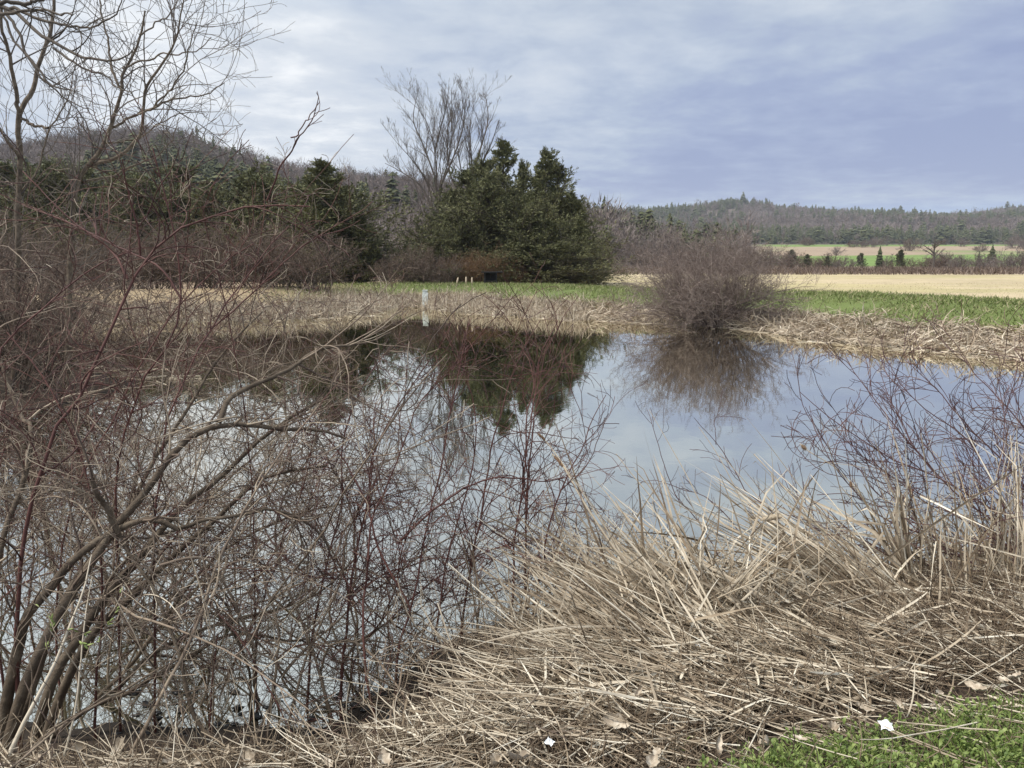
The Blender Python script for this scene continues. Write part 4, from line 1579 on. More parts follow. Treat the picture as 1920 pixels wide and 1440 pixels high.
LV_A = [dict(per=7.0, t0=0.25, ang=46, len=0.62, up=0.35, curl=1.8, wig=0.35, K=8, rt=0.0018, rmax=0.0062, bias=(0.10, 0.0, 0.15)),
        dict(per=8.5, t0=0.08, ang=44, len=0.36, up=0.15, curl=1.8, wig=0.35, K=5, rt=0.0014, rmax=0.0030),
        dict(per=6.5, t0=0.1, ang=42, len=0.17, up=0.1, curl=1.5, wig=0.3, K=3, rt=0.0012, rmax=0.0020)]
shrub('willow_shrub', 'thick grey brown willow trunks leaning right over the water, bottom left', ROOT_A, LEAN, LV_A,
      [M_willow, M_twig_tan, M_twig_tan, M_twig_tan], np.random.default_rng(231), None, 'stem', 8)

# -- dark red shrub with the long arching branch
ARCH = [
    (rooted(trace([(36, 1343), (36, 1142), (40, 1041), (60, 940), (80, 880), (97, 827), (113, 793), (143, 757), (160, 713), (180, 667), (200, 617), (220, 570), (240, 523), (263, 480), (290, 453), (333, 418), (383, 400), (430, 385), (500, 377), (575, 381)], 2.9, 3.5)), 0.0095, 0.003),
    (rooted(trace([(225, 1360), (215, 1100), (214, 960), (217, 880), (227, 817), (247, 767), (267, 710), (283, 683), (310, 653), (327, 617), (335, 560), (332, 480), (322, 420), (300, 340), (284, 280)], 3.3, 3.6)), 0.0062, 0.003),
    (rooted(trace([(290, 1340), (290, 1000), (303, 880), (313, 783), (337, 733), (353, 700), (377, 650), (400, 613), (427, 567), (460, 527), (500, 470), (540, 430)], 3.3, 4.0)), 0.0062, 0.003),
    (rooted(trace([(10, 1300), (-10, 1100), (-5, 900), (5, 720), (20, 640), (80, 590), (140, 540), (190, 500), (260, 470)], 3.2, 3.8)), 0.0065, 0.003),
    (rooted(trace([(120, 1360), (110, 1150), (130, 960), (170, 860), (210, 790), (250, 700), (290, 640), (330, 570), (400, 500), (470, 450)], 3.6, 4.3)), 0.006, 0.003),
    (trace([(240, 523), (210, 480), (180, 450), (130, 420), (80, 370), (40, 330)], 3.3, 3.5), 0.005, 0.002),
    (trace([(263, 480), (262, 430), (250, 380), (240, 340), (238, 300)], 3.3, 3.2), 0.005, 0.002),
    (trace([(340, 560), (300, 500), (240, 470), (160, 430), (100, 400), (30, 370)], 3.7, 4.0), 0.006, 0.002),
    (trace([(400, 613), (460, 560), (540, 480), (600, 440), (650, 425)], 3.9, 4.2), 0.005, 0.002),
    (rooted(trace([(180, 1350), (190, 1150), (180, 980), (150, 850), (110, 760), (60, 680), (10, 620)], 3.2, 3.6)), 0.006, 0.003),
]
LV_B = [dict(per=7.5, t0=0.28, ang=42, len=0.55, up=0.35, curl=1.2, wig=0.3, K=8, rt=0.0018, rmax=0.0046, bias=(0.08, 0.0, 0.1)),
        dict(per=8.5, t0=0.08, ang=40, len=0.30, up=0.25, curl=1.2, wig=0.3, K=5, rt=0.0014, rmax=0.0026),
        dict(per=7.0, t0=0.1, ang=38, len=0.14, up=0.2, curl=1.2, wig=0.3, K=3, rt=0.0012, rmax=0.0018)]
shrub('dogwood_shrub', 'dark red dogwood with one long branch arching across the hill, left foreground', px(60, 1350, 3.0), ARCH, LV_B,
      [M_twig_red, M_twig_red, M_twig_red, M_twig_tan], np.random.default_rng(232), 'dogwoods along the near bank', 'stem', 6)

# -- slim shoots rising from the arch against the sky
SLIM = [
    (rooted(trace([(480, 1300), (470, 900), (430, 600), (383, 400), (400, 350), (420, 320), (440, 290), (470, 262)], 3.5, 3.3)), 0.0042, 0.0015),
    (trace([(500, 377), (510, 340), (530, 290), (545, 258), (565, 230), (582, 190), (580, 172)], 3.4, 3.2), 0.0045, 0.0014),
    (trace([(545, 258), (560, 245), (572, 222), (598, 192)], 3.2, 3.15), 0.003, 0.0014),
]
shrub('dogwood_shrub', 'few slim dark shoots standing up against the sky above the arching branch', px(480, 1300, 3.5), SLIM,
      [dict(per=6.0, t0=0.45, ang=34, len=0.13, up=0.3, curl=0.8, wig=0.25, K=6, rt=0.0013, rmax=0.0024),
       dict(per=6.0, t0=0.2, ang=36, len=0.06, up=0.3, curl=0.8, wig=0.25, K=3, rt=0.0012, rmax=0.0016)],
      [M_twig_red, M_twig_red, M_twig_red], np.random.default_rng(237), 'dogwoods along the near bank', 'stem', 5)

# -- thin crossing stems at the lower left
CROSS = [
    (rooted(trace([(419, 1396), (370, 1359), (346, 1295), (330, 1230), (314, 1178), (282, 1102), (250, 1061), (225, 1009), (205, 950), (170, 880), (140, 800)], 2.75, 3.1)), 0.0095, 0.003),
    (rooted(trace([(238, 1432), (282, 1359), (322, 1283), (362, 1210), (395, 1134), (420, 1050), (455, 980), (500, 900), (560, 820), (610, 760)], 2.55, 3.2)), 0.008, 0.003),
    (trace([(300, 1060), (346, 1045), (387, 1045), (419, 1073), (435, 1110), (455, 1154), (483, 1202), (535, 1226)], 2.9, 3.1), 0.006, 0.004),
    (rooted(trace([(395, 1370), (400, 1280), (404, 1190), (412, 1120), (430, 1040), (440, 960)], 3.0, 3.2)), 0.005, 0.002),
    (rooted(trace([(500, 1370), (515, 1250), (520, 1180), (500, 1100), (480, 1040), (470, 960), (480, 900)], 3.2, 3.6)), 0.008, 0.003),
    (rooted(trace([(540, 1370), (560, 1270), (600, 1170), (640, 1080), (650, 1000), (690, 920), (730, 830)], 3.2, 3.9)), 0.007, 0.003),
    (rooted(trace([(620, 1340), (590, 1240), (560, 1160), (530, 1080), (520, 1000), (540, 930), (580, 860), (600, 780)], 3.3, 3.9)), 0.008, 0.003),
]
shrub('willow_shrub', 'thin grey willow stems crossing each other above the black mud', px(400, 1390, 2.9), CROSS,
      [dict(per=6.5, t0=0.2, ang=48, len=0.50, up=0.1, curl=2.4, wig=0.4, K=8, rt=0.0016, rmax=0.0042, bias=(0.05, 0, 0.05)),
       dict(per=7.5, t0=0.08, ang=46, len=0.30, up=0.0, curl=2.2, wig=0.4, K=5, rt=0.0013, rmax=0.0025),
       dict(per=7.0, t0=0.1, ang=44, len=0.15, up=0.0, curl=1.8, wig=0.35, K=3, rt=0.0011, rmax=0.0018)],
      [M_willow, M_twig_tan, M_twig_tan, M_twig_tan], np.random.default_rng(233), None, 'stem', 7)

# -- red dogwood in the middle
MID = [
    (rooted(trace([(740, 1355), (748, 1220), (770, 1145), (790, 1040), (805, 960), (825, 880), (840, 795), (855, 720), (870, 650), (884, 600)], 3.2, 3.9)), 0.0062, 0.0022),
    (rooted(trace([(865, 1180), (885, 1045), (900, 970), (912, 895), (920, 835), (940, 760), (950, 720), (985, 640), (1010, 600)], 3.6, 4.1)), 0.0075, 0.002),
    (rooted(trace([(935, 1260), (960, 1120), (967, 1020), (985, 920), (990, 845), (995, 780), (1010, 720), (1025, 650), (1052, 600)], 3.4, 3.9)), 0.0066, 0.0022),
    (rooted(trace([(985, 1270), (985, 1120), (983, 970), (990, 870), (1005, 760), (1040, 690)], 3.5, 3.9)), 0.008, 0.002),
    (rooted(trace([(710, 1385), (690, 1245), (685, 1145), (695, 1070), (705, 970), (730, 920), (765, 845), (800, 760), (850, 700)], 3.0, 3.7)), 0.0066, 0.002),
    (trace([(745, 1020), (810, 960), (890, 910), (960, 900), (1015, 910), (1060, 905)], 3.4, 3.6), 0.006, 0.002),
    (rooted(trace([(990, 1230), (1020, 1000), (1065, 880), (1090, 835), (1110, 780), (1136, 736)], 3.5, 3.7)), 0.006, 0.0016),
    (trace([(987, 857), (997, 793), (1007, 743), (1020, 700), (1027, 660), (1057, 603), (1087, 556)], 3.6, 3.9), 0.004, 0.0014),
    (rooted(trace([(640, 1350), (650, 1200), (665, 1050), (690, 940), (700, 850), (740, 770), (790, 700), (830, 650)], 3.4, 4.0)), 0.008, 0.002),
    (rooted(trace([(800, 1320), (830, 1150), (850, 1040), (880, 950), (900, 870), (905, 800), (895, 730), (870, 660)], 3.4, 3.9)), 0.006, 0.002),
    (trace([(770, 1145), (720, 1040), (700, 960), (660, 880), (620, 820), (570, 770)], 3.3, 3.7), 0.006, 0.002),
    (rooted(trace([(575, 1350), (590, 1180), (620, 1040), (640, 950), (640, 860), (660, 780), (700, 700), (740, 650)], 3.5, 4.2)), 0.007, 0.002),
]
LV_C = [dict(per=10.0, t0=0.28, ang=38, len=0.48, up=0.3, curl=1.2, wig=0.3, K=8, rt=0.0015, rmax=0.0036, bias=(-0.03, 0, 0.1)),
        dict(per=9.5, t0=0.08, ang=38, len=0.26, up=0.25, curl=1.1, wig=0.3, K=5, rt=0.0012, rmax=0.0022),
        dict(per=5.5, t0=0.1, ang=36, len=0.12, up=0.2, curl=1.0, wig=0.3, K=3, rt=0.0011, rmax=0.0016)]
shrub('dogwood_shrub', 'tall thin red dogwood stems in the middle, in front of the cedar reflection', px(860, 1300, 3.4), MID, LV_C,
      [M_twig_tan, M_twig_red, M_twig_red, M_twig_purple], np.random.default_rng(234), 'dogwoods along the near bank', 'stem', 6)


def filler(label, xr, yr, n, hgt_, lean, seed, mats, name, group, LV, r0=0.007, droop=-0.35):
    """more stems of the same thicket, grown along the waterline"""
    rng = np.random.default_rng(seed)
    X = r2(rng, n, *xr)
    Y = r2(rng, n, *yr)
    Z = ground_z(X, Y)
    S = np.stack([X, Y, np.maximum(Z, -0.1) - 0.05], 1)
    D = np.stack([lean[0] + rng.normal(size=n) * 0.35, lean[1] + rng.normal(size=n) * 0.25, np.ones(n)], 1)
    L = r2(rng, n, *hgt_)
    P = grow(S, D, L, 12, 0.40, droop, 1.6, rng)
    limbs = [(P[i], r0 * (0.6 + 0.7 * rng.random()), 0.002) for i in range(n)]
    root = np.array([X.mean(), Y.mean(), ground_at(X.mean(), Y.mean())])
    return shrub(name, label, root, limbs, LV, mats, rng, group, 'stem', 5)


filler('brown tangle of willow twigs between the red branch and the pond, far left', (-3.8, -1.4), (3.9, 5.4), 18, (1.6, 2.6), (0.40, 0.0), 241,
       [M_willow, M_twig_tan, M_twig_tan, M_twig_tan], 'willow_shrub', 'willow thicket in the left foreground', LV_A)
filler('purplish twig tangle rising behind the leaning trunks, before the reeds', (-2.4, -0.6), (3.9, 5.0), 13, (1.2, 2.2), (0.35, 0.0), 242,
       [M_twig_tan, M_twig_red, M_twig_red, M_twig_purple], 'dogwood_shrub', 'dogwoods along the near bank', LV_C)
filler('low twig tangle over the water between the trunks and the middle dogwood', (-1.7, -0.3), (3.3, 4.2), 16, (0.8, 1.5), (0.5, 0.0), 243,
       [M_willow, M_twig_tan, M_twig_tan, M_twig_tan], 'willow_shrub', 'willow thicket in the left foreground', LV_B)
filler('maroon twigs crowding the left edge above the water', (-4.0, -1.9), (4.4, 6.5), 22, (1.5, 2.3), (0.1, 0.0), 244,
       [M_twig_red, M_twig_red, M_twig_red, M_twig_tan], 'dogwood_shrub', 'dogwoods along the near bank', LV_B)

filler('pale brown willow thicket standing in the water before the far left reeds', (-10.5, -3.2), (12.5, 16.5), 30, (1.8, 3.1), (0.1, 0.0), 245,
       [M_willow, M_twig_tan, M_twig_red, M_brown_brush], 'willow_shrub', 'willow thicket in the left foreground',
       [dict(per=5.0, t0=0.2, ang=44, len=0.8, up=0.35, curl=1.8, wig=0.35, K=8, rt=0.0045, rmax=0.011),
        dict(per=6.0, t0=0.08, ang=44, len=0.45, up=0.2, curl=1.8, wig=0.35, K=5, rt=0.0038, rmax=0.0065),
        dict(per=6.0, t0=0.1, ang=42, len=0.2, up=0.1, curl=1.5, wig=0.3, K=3, rt=0.003, rmax=0.0045)], 0.018)

filler('fine red purple dogwood twigs over the water between the leaning trunks and the cattails', (-1.4, 0.0), (3.5, 4.4), 16, (0.9, 1.8), (0.40, 0.1), 247,
       [M_twig_red, M_twig_red, M_twig_red, M_twig_purple], 'dogwood_shrub', 'dogwoods along the near bank', LV_C, 0.005)
filler('tall pale brown willow wands crossing in front of the far left reeds', (-2.6, -0.9), (3.6, 4.6), 16, (2.1, 2.9), (0.12, 0.0), 246,
       [M_twig_tan, M_twig_tan, M_twig_tan, M_twig_tan], 'willow_shrub', 'willow thicket in the left foreground',
       [dict(per=4.5, t0=0.45, ang=46, len=0.55, up=0.3, curl=2.4, wig=0.35, K=8, rt=0.0019, rmax=0.0045),
        dict(per=6.0, t0=0.08, ang=44, len=0.30, up=0.2, curl=2.2, wig=0.35, K=5, rt=0.0016, rmax=0.0028),
        dict(per=6.0, t0=0.1, ang=42, len=0.14, up=0.1, curl=1.8, wig=0.3, K=3, rt=0.0013, rmax=0.002)], 0.008)

# -- red grey shrub reaching in from the right
RIGHT = [
    (rooted(trace([(2060, 1260), (1990, 1120), (1900, 1000), (1800, 930), (1740, 870), (1680, 800), (1640, 750), (1600, 700), (1580, 662)], 3.9, 4.5)), 0.0075, 0.0018),
    (rooted(trace([(2080, 1240), (2010, 1100), (1930, 1010), (1830, 930), (1740, 880), (1680, 860), (1590, 798), (1555, 772), (1508, 728)], 3.8, 4.3)), 0.0070, 0.0018),
    (rooted(trace([(2100, 1220), (2040, 1080), (1960, 960), (1880, 860), (1810, 790), (1760, 730), (1700, 670)], 4.0, 4.6)), 0.0080, 0.0018),
    (rooted(trace([(2110, 1200), (2060, 1060), (1990, 900), (1930, 810), (1870, 740), (1830, 700), (1800, 655)], 4.1, 4.6)), 0.0080, 0.0018),
    (rooted(trace([(2040, 1240), (1960, 1110), (1860, 1020), (1760, 960), (1660, 900), (1600, 860), (1540, 850)], 3.7, 4.1)), 0.0065, 0.0016),
    (rooted(trace([(2000, 1250), (1930, 1130), (1830, 1060), (1750, 1010), (1660, 970), (1590, 900), (1550, 830), (1530, 780)], 3.6, 4.0)), 0.0060, 0.0016),
    (rooted(trace([(2120, 1180), (2090, 1000), (2050, 860), (1990, 760), (1930, 690), (1890, 645)], 4.2, 4.6)), 0.0075, 0.0018),
    (rooted(trace([(1960, 1230), (1900, 1140), (1820, 1100), (1740, 1060), (1650, 1040), (1560, 1010), (1500, 980)], 3.5, 3.9)), 0.0055, 0.0016),
    (rooted(trace([(2060, 1200), (1960, 1040), (1880, 940), (1840, 860), (1800, 810), (1740, 770), (1690, 720), (1660, 665)], 4.2, 4.7)), 0.0070, 0.0018),
    (rooted(trace([(2110, 1260), (2050, 1160), (1950, 1060), (1900, 940), (1880, 860), (1885, 780), (1870, 700)], 3.7, 4.2)), 0.0060, 0.0018),
    (rooted(trace([(1900, 1230), (1850, 1150), (1780, 1040), (1720, 980), (1650, 930), (1610, 880), (1570, 870)], 3.6, 4.0)), 0.0055, 0.0016),
]
shrub('dogwood_shrub', 'leafless purplish shrub fanning in from the right edge over the water', px(2040, 1240, 3.9), RIGHT,
      [dict(per=12.0, t0=0.15, ang=36, len=0.50, up=0.35, curl=0.8, wig=0.25, K=7, rt=0.0019, rmax=0.0035, bias=(-0.15, 0, 0.15)),
       dict(per=10.0, t0=0.08, ang=36, len=0.24, up=0.3, curl=0.8, wig=0.25, K=5, rt=0.0016, rmax=0.0022),
       dict(per=5.0, t0=0.1, ang=36, len=0.11, up=0.2, curl=0.8, wig=0.25, K=3, rt=0.0012, rmax=0.0016)],
      [M_twig_purple, M_twig_purple, M_twig_red, M_twig_purple], np.random.default_rng(235), 'dogwoods along the near bank', 'stem', 5)

# -- small dogwood shoots among the cattails
SHOOT = [
    (rooted(trace([(1520, 1150), (1480, 1020), (1446, 957), (1400, 921), (1374, 880), (1343, 834), (1302, 787)], 3.9, 4.1)), 0.0045, 0.0013),
    (rooted(trace([(1470, 1160), (1420, 1060), (1380, 990), (1330, 940), (1290, 925), (1240, 905), (1200, 912)], 3.9, 4.1)), 0.004, 0.0013),
    (rooted(trace([(1380, 1130), (1340, 1020), (1300, 960), (1270, 930), (1226, 800), (1216, 770)], 3.8, 4.1)), 0.0035, 0.0012),
    (trace([(1343, 834), (1340, 800), (1338, 765)], 4.05, 4.05), 0.002, 0.0011),
    (rooted(trace([(1150, 1130), (1120, 1010), (1090, 960), (1060, 900), (1040, 850)], 3.9, 4.2)), 0.004, 0.0012),
    (rooted(trace([(1240, 1120), (1250, 1010), (1240, 940), (1215, 880)], 4.1, 4.3)), 0.003, 0.0012),
    (rooted(trace([(1560, 1130), (1540, 1020), (1500, 940), (1480, 900), (1470, 870)], 4.1, 4.3)), 0.0035, 0.0012),
]
shrub('dogwood_shrub', 'small dark dogwood shoots standing among the leaning cattails', px(1400, 1150, 3.9), SHOOT,
      [dict(per=8.0, t0=0.3, ang=38, len=0.26, up=0.2, curl=0.8, wig=0.25, K=6, rt=0.0012, rmax=0.0022),
       dict(per=8.0, t0=0.1, ang=38, len=0.12, up=0.2, curl=0.8, wig=0.25, K=3, rt=0.0011, rmax=0.0016)],
      [M_twig_purple, M_twig_purple, M_twig_purple], np.random.default_rng(236), 'dogwoods along the near bank', 'stem', 5)

# -- pale dead stick bottom left
def stick(name, label, pts, r0, r1, mat, group=None, sides=7, cat='stick'):
    P = resample(pts, 16)
    rng = np.random.default_rng(int(abs(pts[0][0]) * 1000) % 9999)
    P = P + np.cumsum(rng.normal(size=P.shape) * 0.0012, axis=0)
    g = Geo(); g.tubes(P[None], np.linspace(r0, r1, 16)[None], sides)
    o = g.build(name, mat, None, P[0], rel=P[0])
    tag(o, label, cat, group)
    return o


stick('dead_stick', 'pale bleached stick leaning up from the bottom left corner', trace([(-6, 1470), (8, 1436), (44, 1359), (93, 1263), (129, 1174), (157, 1102), (170, 1040)], 2.35, 2.75), 0.0095, 0.002, M_pale_stick)
stick('dead_stick', 'thin pale stalk standing beside the bleached stick', trace([(118, 1420), (140, 1340), (152, 1240), (163, 1150), (175, 1080)], 2.5, 2.8), 0.004, 0.0015, M_pale_stick)


# ------------------------------------------------------------------ cattails and straw on the near bank
def blade_set(rng, S, D, L, w, K=9, kink=0.35, droop=-0.15, wig=0.05):
    """long flat leaves, some of them broken over"""
    n = len(S)
    P = np.empty((n, K + 1, 3)); P[:, 0] = S
    d = unit(D)
    kk = np.where(rng.random(n) < kink, rng.integers(2, K, n), 99)
    kd = unit(rng.normal(size=(n, 3)) + np.array([0, 0, -0.8]))
    amt = r2(rng, n, 0.6, 2.6)
    kk2 = np.where(rng.random(n) < kink * 0.5, rng.integers(3, K, n), 99)
    kd2 = unit(rng.normal(size=(n, 3)))
    for k in range(K):
        d = unit(d + rng.normal(size=(n, 3)) * wig + np.array([0, 0, droop / K]))
        hit = kk == k
        d[hit] = unit(d[hit] + kd[hit] * amt[hit][:, None])
        hit = kk2 == k
        d[hit] = unit(d[hit] + kd2[hit] * 1.2)
        P[:, k + 1] = P[:, k] + d * (L / K)[:, None]
    gzz = ground_z(P[..., 0].ravel(), P[..., 1].ravel()).reshape(P.shape[:2])
    P[..., 2] = np.maximum(P[..., 2], np.maximum(gzz, -0.02) + 0.008 + 0.02 * rng.random((n, 1)))
    W = w[:, None] * np.concatenate([np.full(K - 3, 1.0), [0.9, 0.7, 0.4, 0.06]])[None]
    side = unit(rng.normal(size=(n, 3)))
    return P, W, side


def clump(name, label, bases, spread, n, tipv, tvar, Lr, wr, seed, mat=None, group='dead cattail clumps on the near bank', kink=0.35, droop=-0.2, extra=None):
    rng = np.random.default_rng(seed)
    bases = np.array(bases)
    # bases: world xy control points of the foot line
    t = rng.random(n) * (len(bases) - 1)
    i = np.minimum(t.astype(int), len(bases) - 2)
    f = (t - i)[:, None]
    xy = bases[i] * (1 - f) + bases[i + 1] * f + rng.normal(size=(n, 2)) * spread
    z = np.maximum(ground_z(xy[:, 0], xy[:, 1]), -0.02) - 0.03
    S = np.column_stack([xy, z])
    D = np.array(tipv) + rng.normal(size=(n, 3)) * np.array(tvar)
    L = Lr[0] + (Lr[1] - Lr[0]) * rng.random(n) ** 1.3
    P, W, side = blade_set(rng, S, D, L, wr[0] + (wr[1] - wr[0]) * rng.random(n), 9, kink, droop)
    root = np.array([bases[:, 0].mean(), bases[:, 1].mean(), 0.0]); root[2] = ground_at(root[0], root[1])
    th = thing(name, label, 'cattails', root, group)
    g = Geo(); g.ribbons(P, W, side, 0.35)
    o = g.build('leaves', mat or M_straw, th, rel=root)
    # round stalks among the leaves
    m = max(6, n // 14)
    ids = rng.integers(0, n, m)
    Ps = grow(S[ids], D[ids], L[ids] * 0.95, 8, 0.06, -0.15, 0.2, rng)
    g = Geo(); g.tubes(Ps, taper(np.full(m, 0.0045), np.full(m, 0.0022), 9), 5)
    g.build('stalks', mat or M_straw, th, rel=root)
    return th


def wz(x, y, z=0.35):
    return w2(x, y, z)


# the big centre-right clump leaning to the upper left
clump('cattail_clump', 'dense fan of dead cattails leaning up to the left over the pond, centre', [wz(1330, 1320), wz(1450, 1335), wz(1560, 1320)], 0.10, 324,
      (-0.95, 0.80, 0.34), (0.20, 0.22, 0.14), (0.5, 1.5), (0.0024, 0.0066), 301, kink=0.5)
clump('cattail_clump', 'dead cattails leaning left from the foot of the pale litter heap, lower centre', [wz(1140, 1290), wz(1240, 1320), wz(1350, 1340)], 0.13, 240,
      (-0.60, 0.75, 0.42), (0.32, 0.25, 0.22), (0.4, 1.05), (0.002, 0.0055), 302)
clump('cattail_clump', 'broken upright cattail leaves at the waterline, left of the big fan', [wz(1060, 1170, 0.1), wz(1180, 1150, 0.1), wz(1280, 1140, 0.1)], 0.13, 150,
      (-0.12, 0.05, 1.0), (0.40, 0.25, 0.25), (0.3, 0.72), (0.0028, 0.0062), 303, kink=0.6)
clump('cattail_clump', 'second fan of cattails leaning left, right of the big fan', [wz(1580, 1250), wz(1670, 1250), wz(1750, 1230)], 0.10, 248,
      (-0.80, 0.62, 0.62), (0.20, 0.22, 0.15), (0.5, 1.25), (0.0024, 0.0064), 304, kink=0.5)
clump('cattail_clump', 'criss-crossed broken cattail leaves before the right shrub', [wz(1560, 1130, 0.2), wz(1700, 1120, 0.2), wz(1850, 1100, 0.2)], 0.18, 267,
      (-0.25, 0.05, 0.80), (0.50, 0.3, 0.3), (0.35, 0.85), (0.0028, 0.0062), 305, kink=0.8, droop=-0.5)
clump('cattail_clump', 'upright brown cattail leaves along the right edge', [wz(1780, 1210), wz(1900, 1190), wz(2060, 1160)], 0.16, 209,
      (-0.12, 0.10, 1.0), (0.22, 0.2, 0.2), (0.4, 0.98), (0.0022, 0.0055), 306, kink=0.5)
clump('cattail_clump', 'yellow tan sheaf of cattail leaves standing before the right shrub', [wz(1700, 1190), wz(1716, 1190)], 0.03, 26,
      (-0.22, 0.1, 1.0), (0.08, 0.08, 0.1), (0.6, 0.85), (0.005, 0.009), 307, kink=0.2)
clump('cattail_clump', 'sparse thin cattail leaves poking up at the left of the fan, by the middle dogwood', [wz(880, 1345), wz(980, 1320), wz(1080, 1300)], 0.12, 110,
      (-0.35, 0.30, 0.50), (0.45, 0.3, 0.25), (0.3, 0.75), (0.0016, 0.0040), 308, kink=0.5)
clump('cattail_clump', 'low dead cattails hanging over the water in the gap between the two fans', [wz(1380, 1210, 0.1), wz(1470, 1200, 0.1), wz(1560, 1190, 0.1)], 0.10, 45,
      (-0.7, 0.15, 0.40), (0.35, 0.3, 0.25), (0.3, 0.75), (0.0024, 0.0058), 309, kink=0.5)
clump('cattail_clump', 'pale broken cattail leaves crossing the big fan the other way', [wz(1050, 1230), wz(1250, 1220), wz(1420, 1260)], 0.16, 284,
      (0.30, 0.1, 0.6), (0.65, 0.35, 0.35), (0.3, 0.85), (0.003, 0.0065), 310, kink=0.6)


clump('cattail_clump', 'cattail leaves standing just past the right edge of the picture', [wz(2100, 1160), wz(2450, 1120), wz(2900, 1090)], 0.3, 420,
      (-0.2, 0.10, 1.0), (0.3, 0.25, 0.2), (0.4, 1.0), (0.0022, 0.0055), 311, kink=0.5)


def straw_layer(name, label, xr, yr, n, L, w, ang, seed, mat, thick=0.07, tube=False, smin=-0.2, mask=None, lift=0.12, wig=0.025, curl=0.2):
    rng = np.random.default_rng(seed)
    px_ = r2(rng, n * 2, *xr); py_ = r2(rng, n * 2, *yr)
    pts = np.array([w2(a, b, 0.45) for a, b in zip(px_, py_)])
    X, Y = pts[:, 0], pts[:, 1]
    s = sdist(X, Y)
    k = s > smin
    turf = py_ > np.interp(px_, [1250, 1350, 1480, 1600, 1750, 1900, 2150], [1700, 1490, 1440, 1410, 1375, 1350, 1315])
    k &= ~(turf & (rng.random(len(s)) < 0.85))
    if mask is not None:
        k &= mask(px_, py_)
    k &= rng.random(len(X)) > 0.55 * sm(0.1, -0.5, X)
    X, Y = X[k][:n], Y[k][:n]
    n = len(X)
    z = np.maximum(ground_z(X, Y), 0) + thick * rng.random(n) ** 1.5 + 0.004
    lf = sm(1.0, -0.4, X) * (ang[1] < 45)
    a = np.radians(ang[0] + lf * 22 + (ang[1] + lf * 22) * rng.normal(size=n))
    D = np.stack([np.cos(a), np.sin(a), rng.normal(size=n) * lift], 1)
    LL = (L[0] + (L[1] - L[0]) * rng.random(n)) * (1 - 0.45 * sm(1.0, -0.2, X))
    K = 7
    S = np.column_stack([X, Y, z])
    P = grow(S, D, LL, K, wig * 3, -0.05, curl, rng)
    gzz = ground_z(P[..., 0].ravel(), P[..., 1].ravel()).reshape(P.shape[:2])
    P[..., 2] = np.maximum(gzz, 0) + np.maximum(P[..., 2] - np.maximum(gzz, 0), 0.006 + thick * 0.4 * rng.random((n, 1)))
    W = w[0] + (w[1] - w[0]) * rng.random(n)
    g = Geo()
    if tube:
        g.tubes(P, W[:, None] * np.linspace(1, 0.6, K + 1)[None], 4)
    else:
        g.ribbons(P, W[:, None] * np.array([0.5, 1, 1, 1, 1, 0.9, 0.7, 0.2])[None], unit(rng.normal(size=(n, 3)) * np.array([1, 1, 0.5])), 0.2)
    o = g.build(name, mat)
    tag(o, label, 'straw', kind='stuff')
    return o


def low_edge(px_, py_):
    # where the litter begins, row by column of the picture
    e = np.interp(px_, [-100, 200, 450, 640, 780, 900, 1050, 1300, 1600, 2100], [1400, 1405, 1405, 1392, 1365, 1325, 1280, 1215, 1175, 1100])
    return py_ > e


def front_edge(px_, py_):
    e = np.interp(px_, [-100, 200, 450, 640, 780, 900, 1050, 1300, 1600, 1800, 2100], [1400, 1405, 1405, 1392, 1370, 1345, 1330, 1335, 1310, 1265, 1190])
    return py_ > e + 30 * np.sin(px_ * 0.021) + 18 * np.sin(px_ * 0.057 + 1)


straw_layer('dead_straw', 'pale dead straw lying in sweeping strokes across the near bank', (-900, 3500), (1200, 1640), 3587, (0.12, 0.65), (0.0012, 0.0036), (158, 38), 401, M_straw, 0.09, True, -0.02, front_edge, 0.05)
straw_layer('dead_straw', 'straight pale straw pointing down right over the litter heap', (880, 1700), (1230, 1480), 520, (0.3, 0.9), (0.0014, 0.0034), (134, 14), 406, M_straw, 0.12, True, -0.02, low_edge, 0.08)
straw_layer('fallen_reed_leaves', 'flat dead reed leaves matted over the near bank', (700, 3500), (1160, 1480), 2691, (0.12, 0.45), (0.002, 0.0056), (140, 70), 402, M_straw, 0.10, False, -0.1, low_edge, 0.14)
straw_layer('brown_litter', 'fine brown stems and rotting leaves under the straw', (-900, 3500), (1160, 1660), 19475, (0.06, 0.28), (0.0010, 0.0026), (90, 90), 403, M_straw_brown, 0.035, True, -0.02, low_edge, 0.10, 0.15, 2.0)
straw_layer('curved_grass_stems', 'thin curved pale grass stems arching over the black mud', (-60, 900), (1370, 1560), 420, (0.2, 0.5), (0.0008, 0.0018), (110, 60), 404, M_straw, 0.05, True, -0.1, None, 0.5, 0.1, 2.6)
def bank_right(a, b):
    return (b > np.interp(a, [1500, 1700, 2000], [1230, 1210, 1150]))
straw_layer('brown_bramble', 'thin brown dead stems tangled along the right bank', (1480, 3500), (1150, 1340), 2175, (0.12, 0.4), (0.0009, 0.0020), (90, 70), 405, M_straw_brown, 0.18, True, -0.05, bank_right, 0.6, 0.2, 2.0)


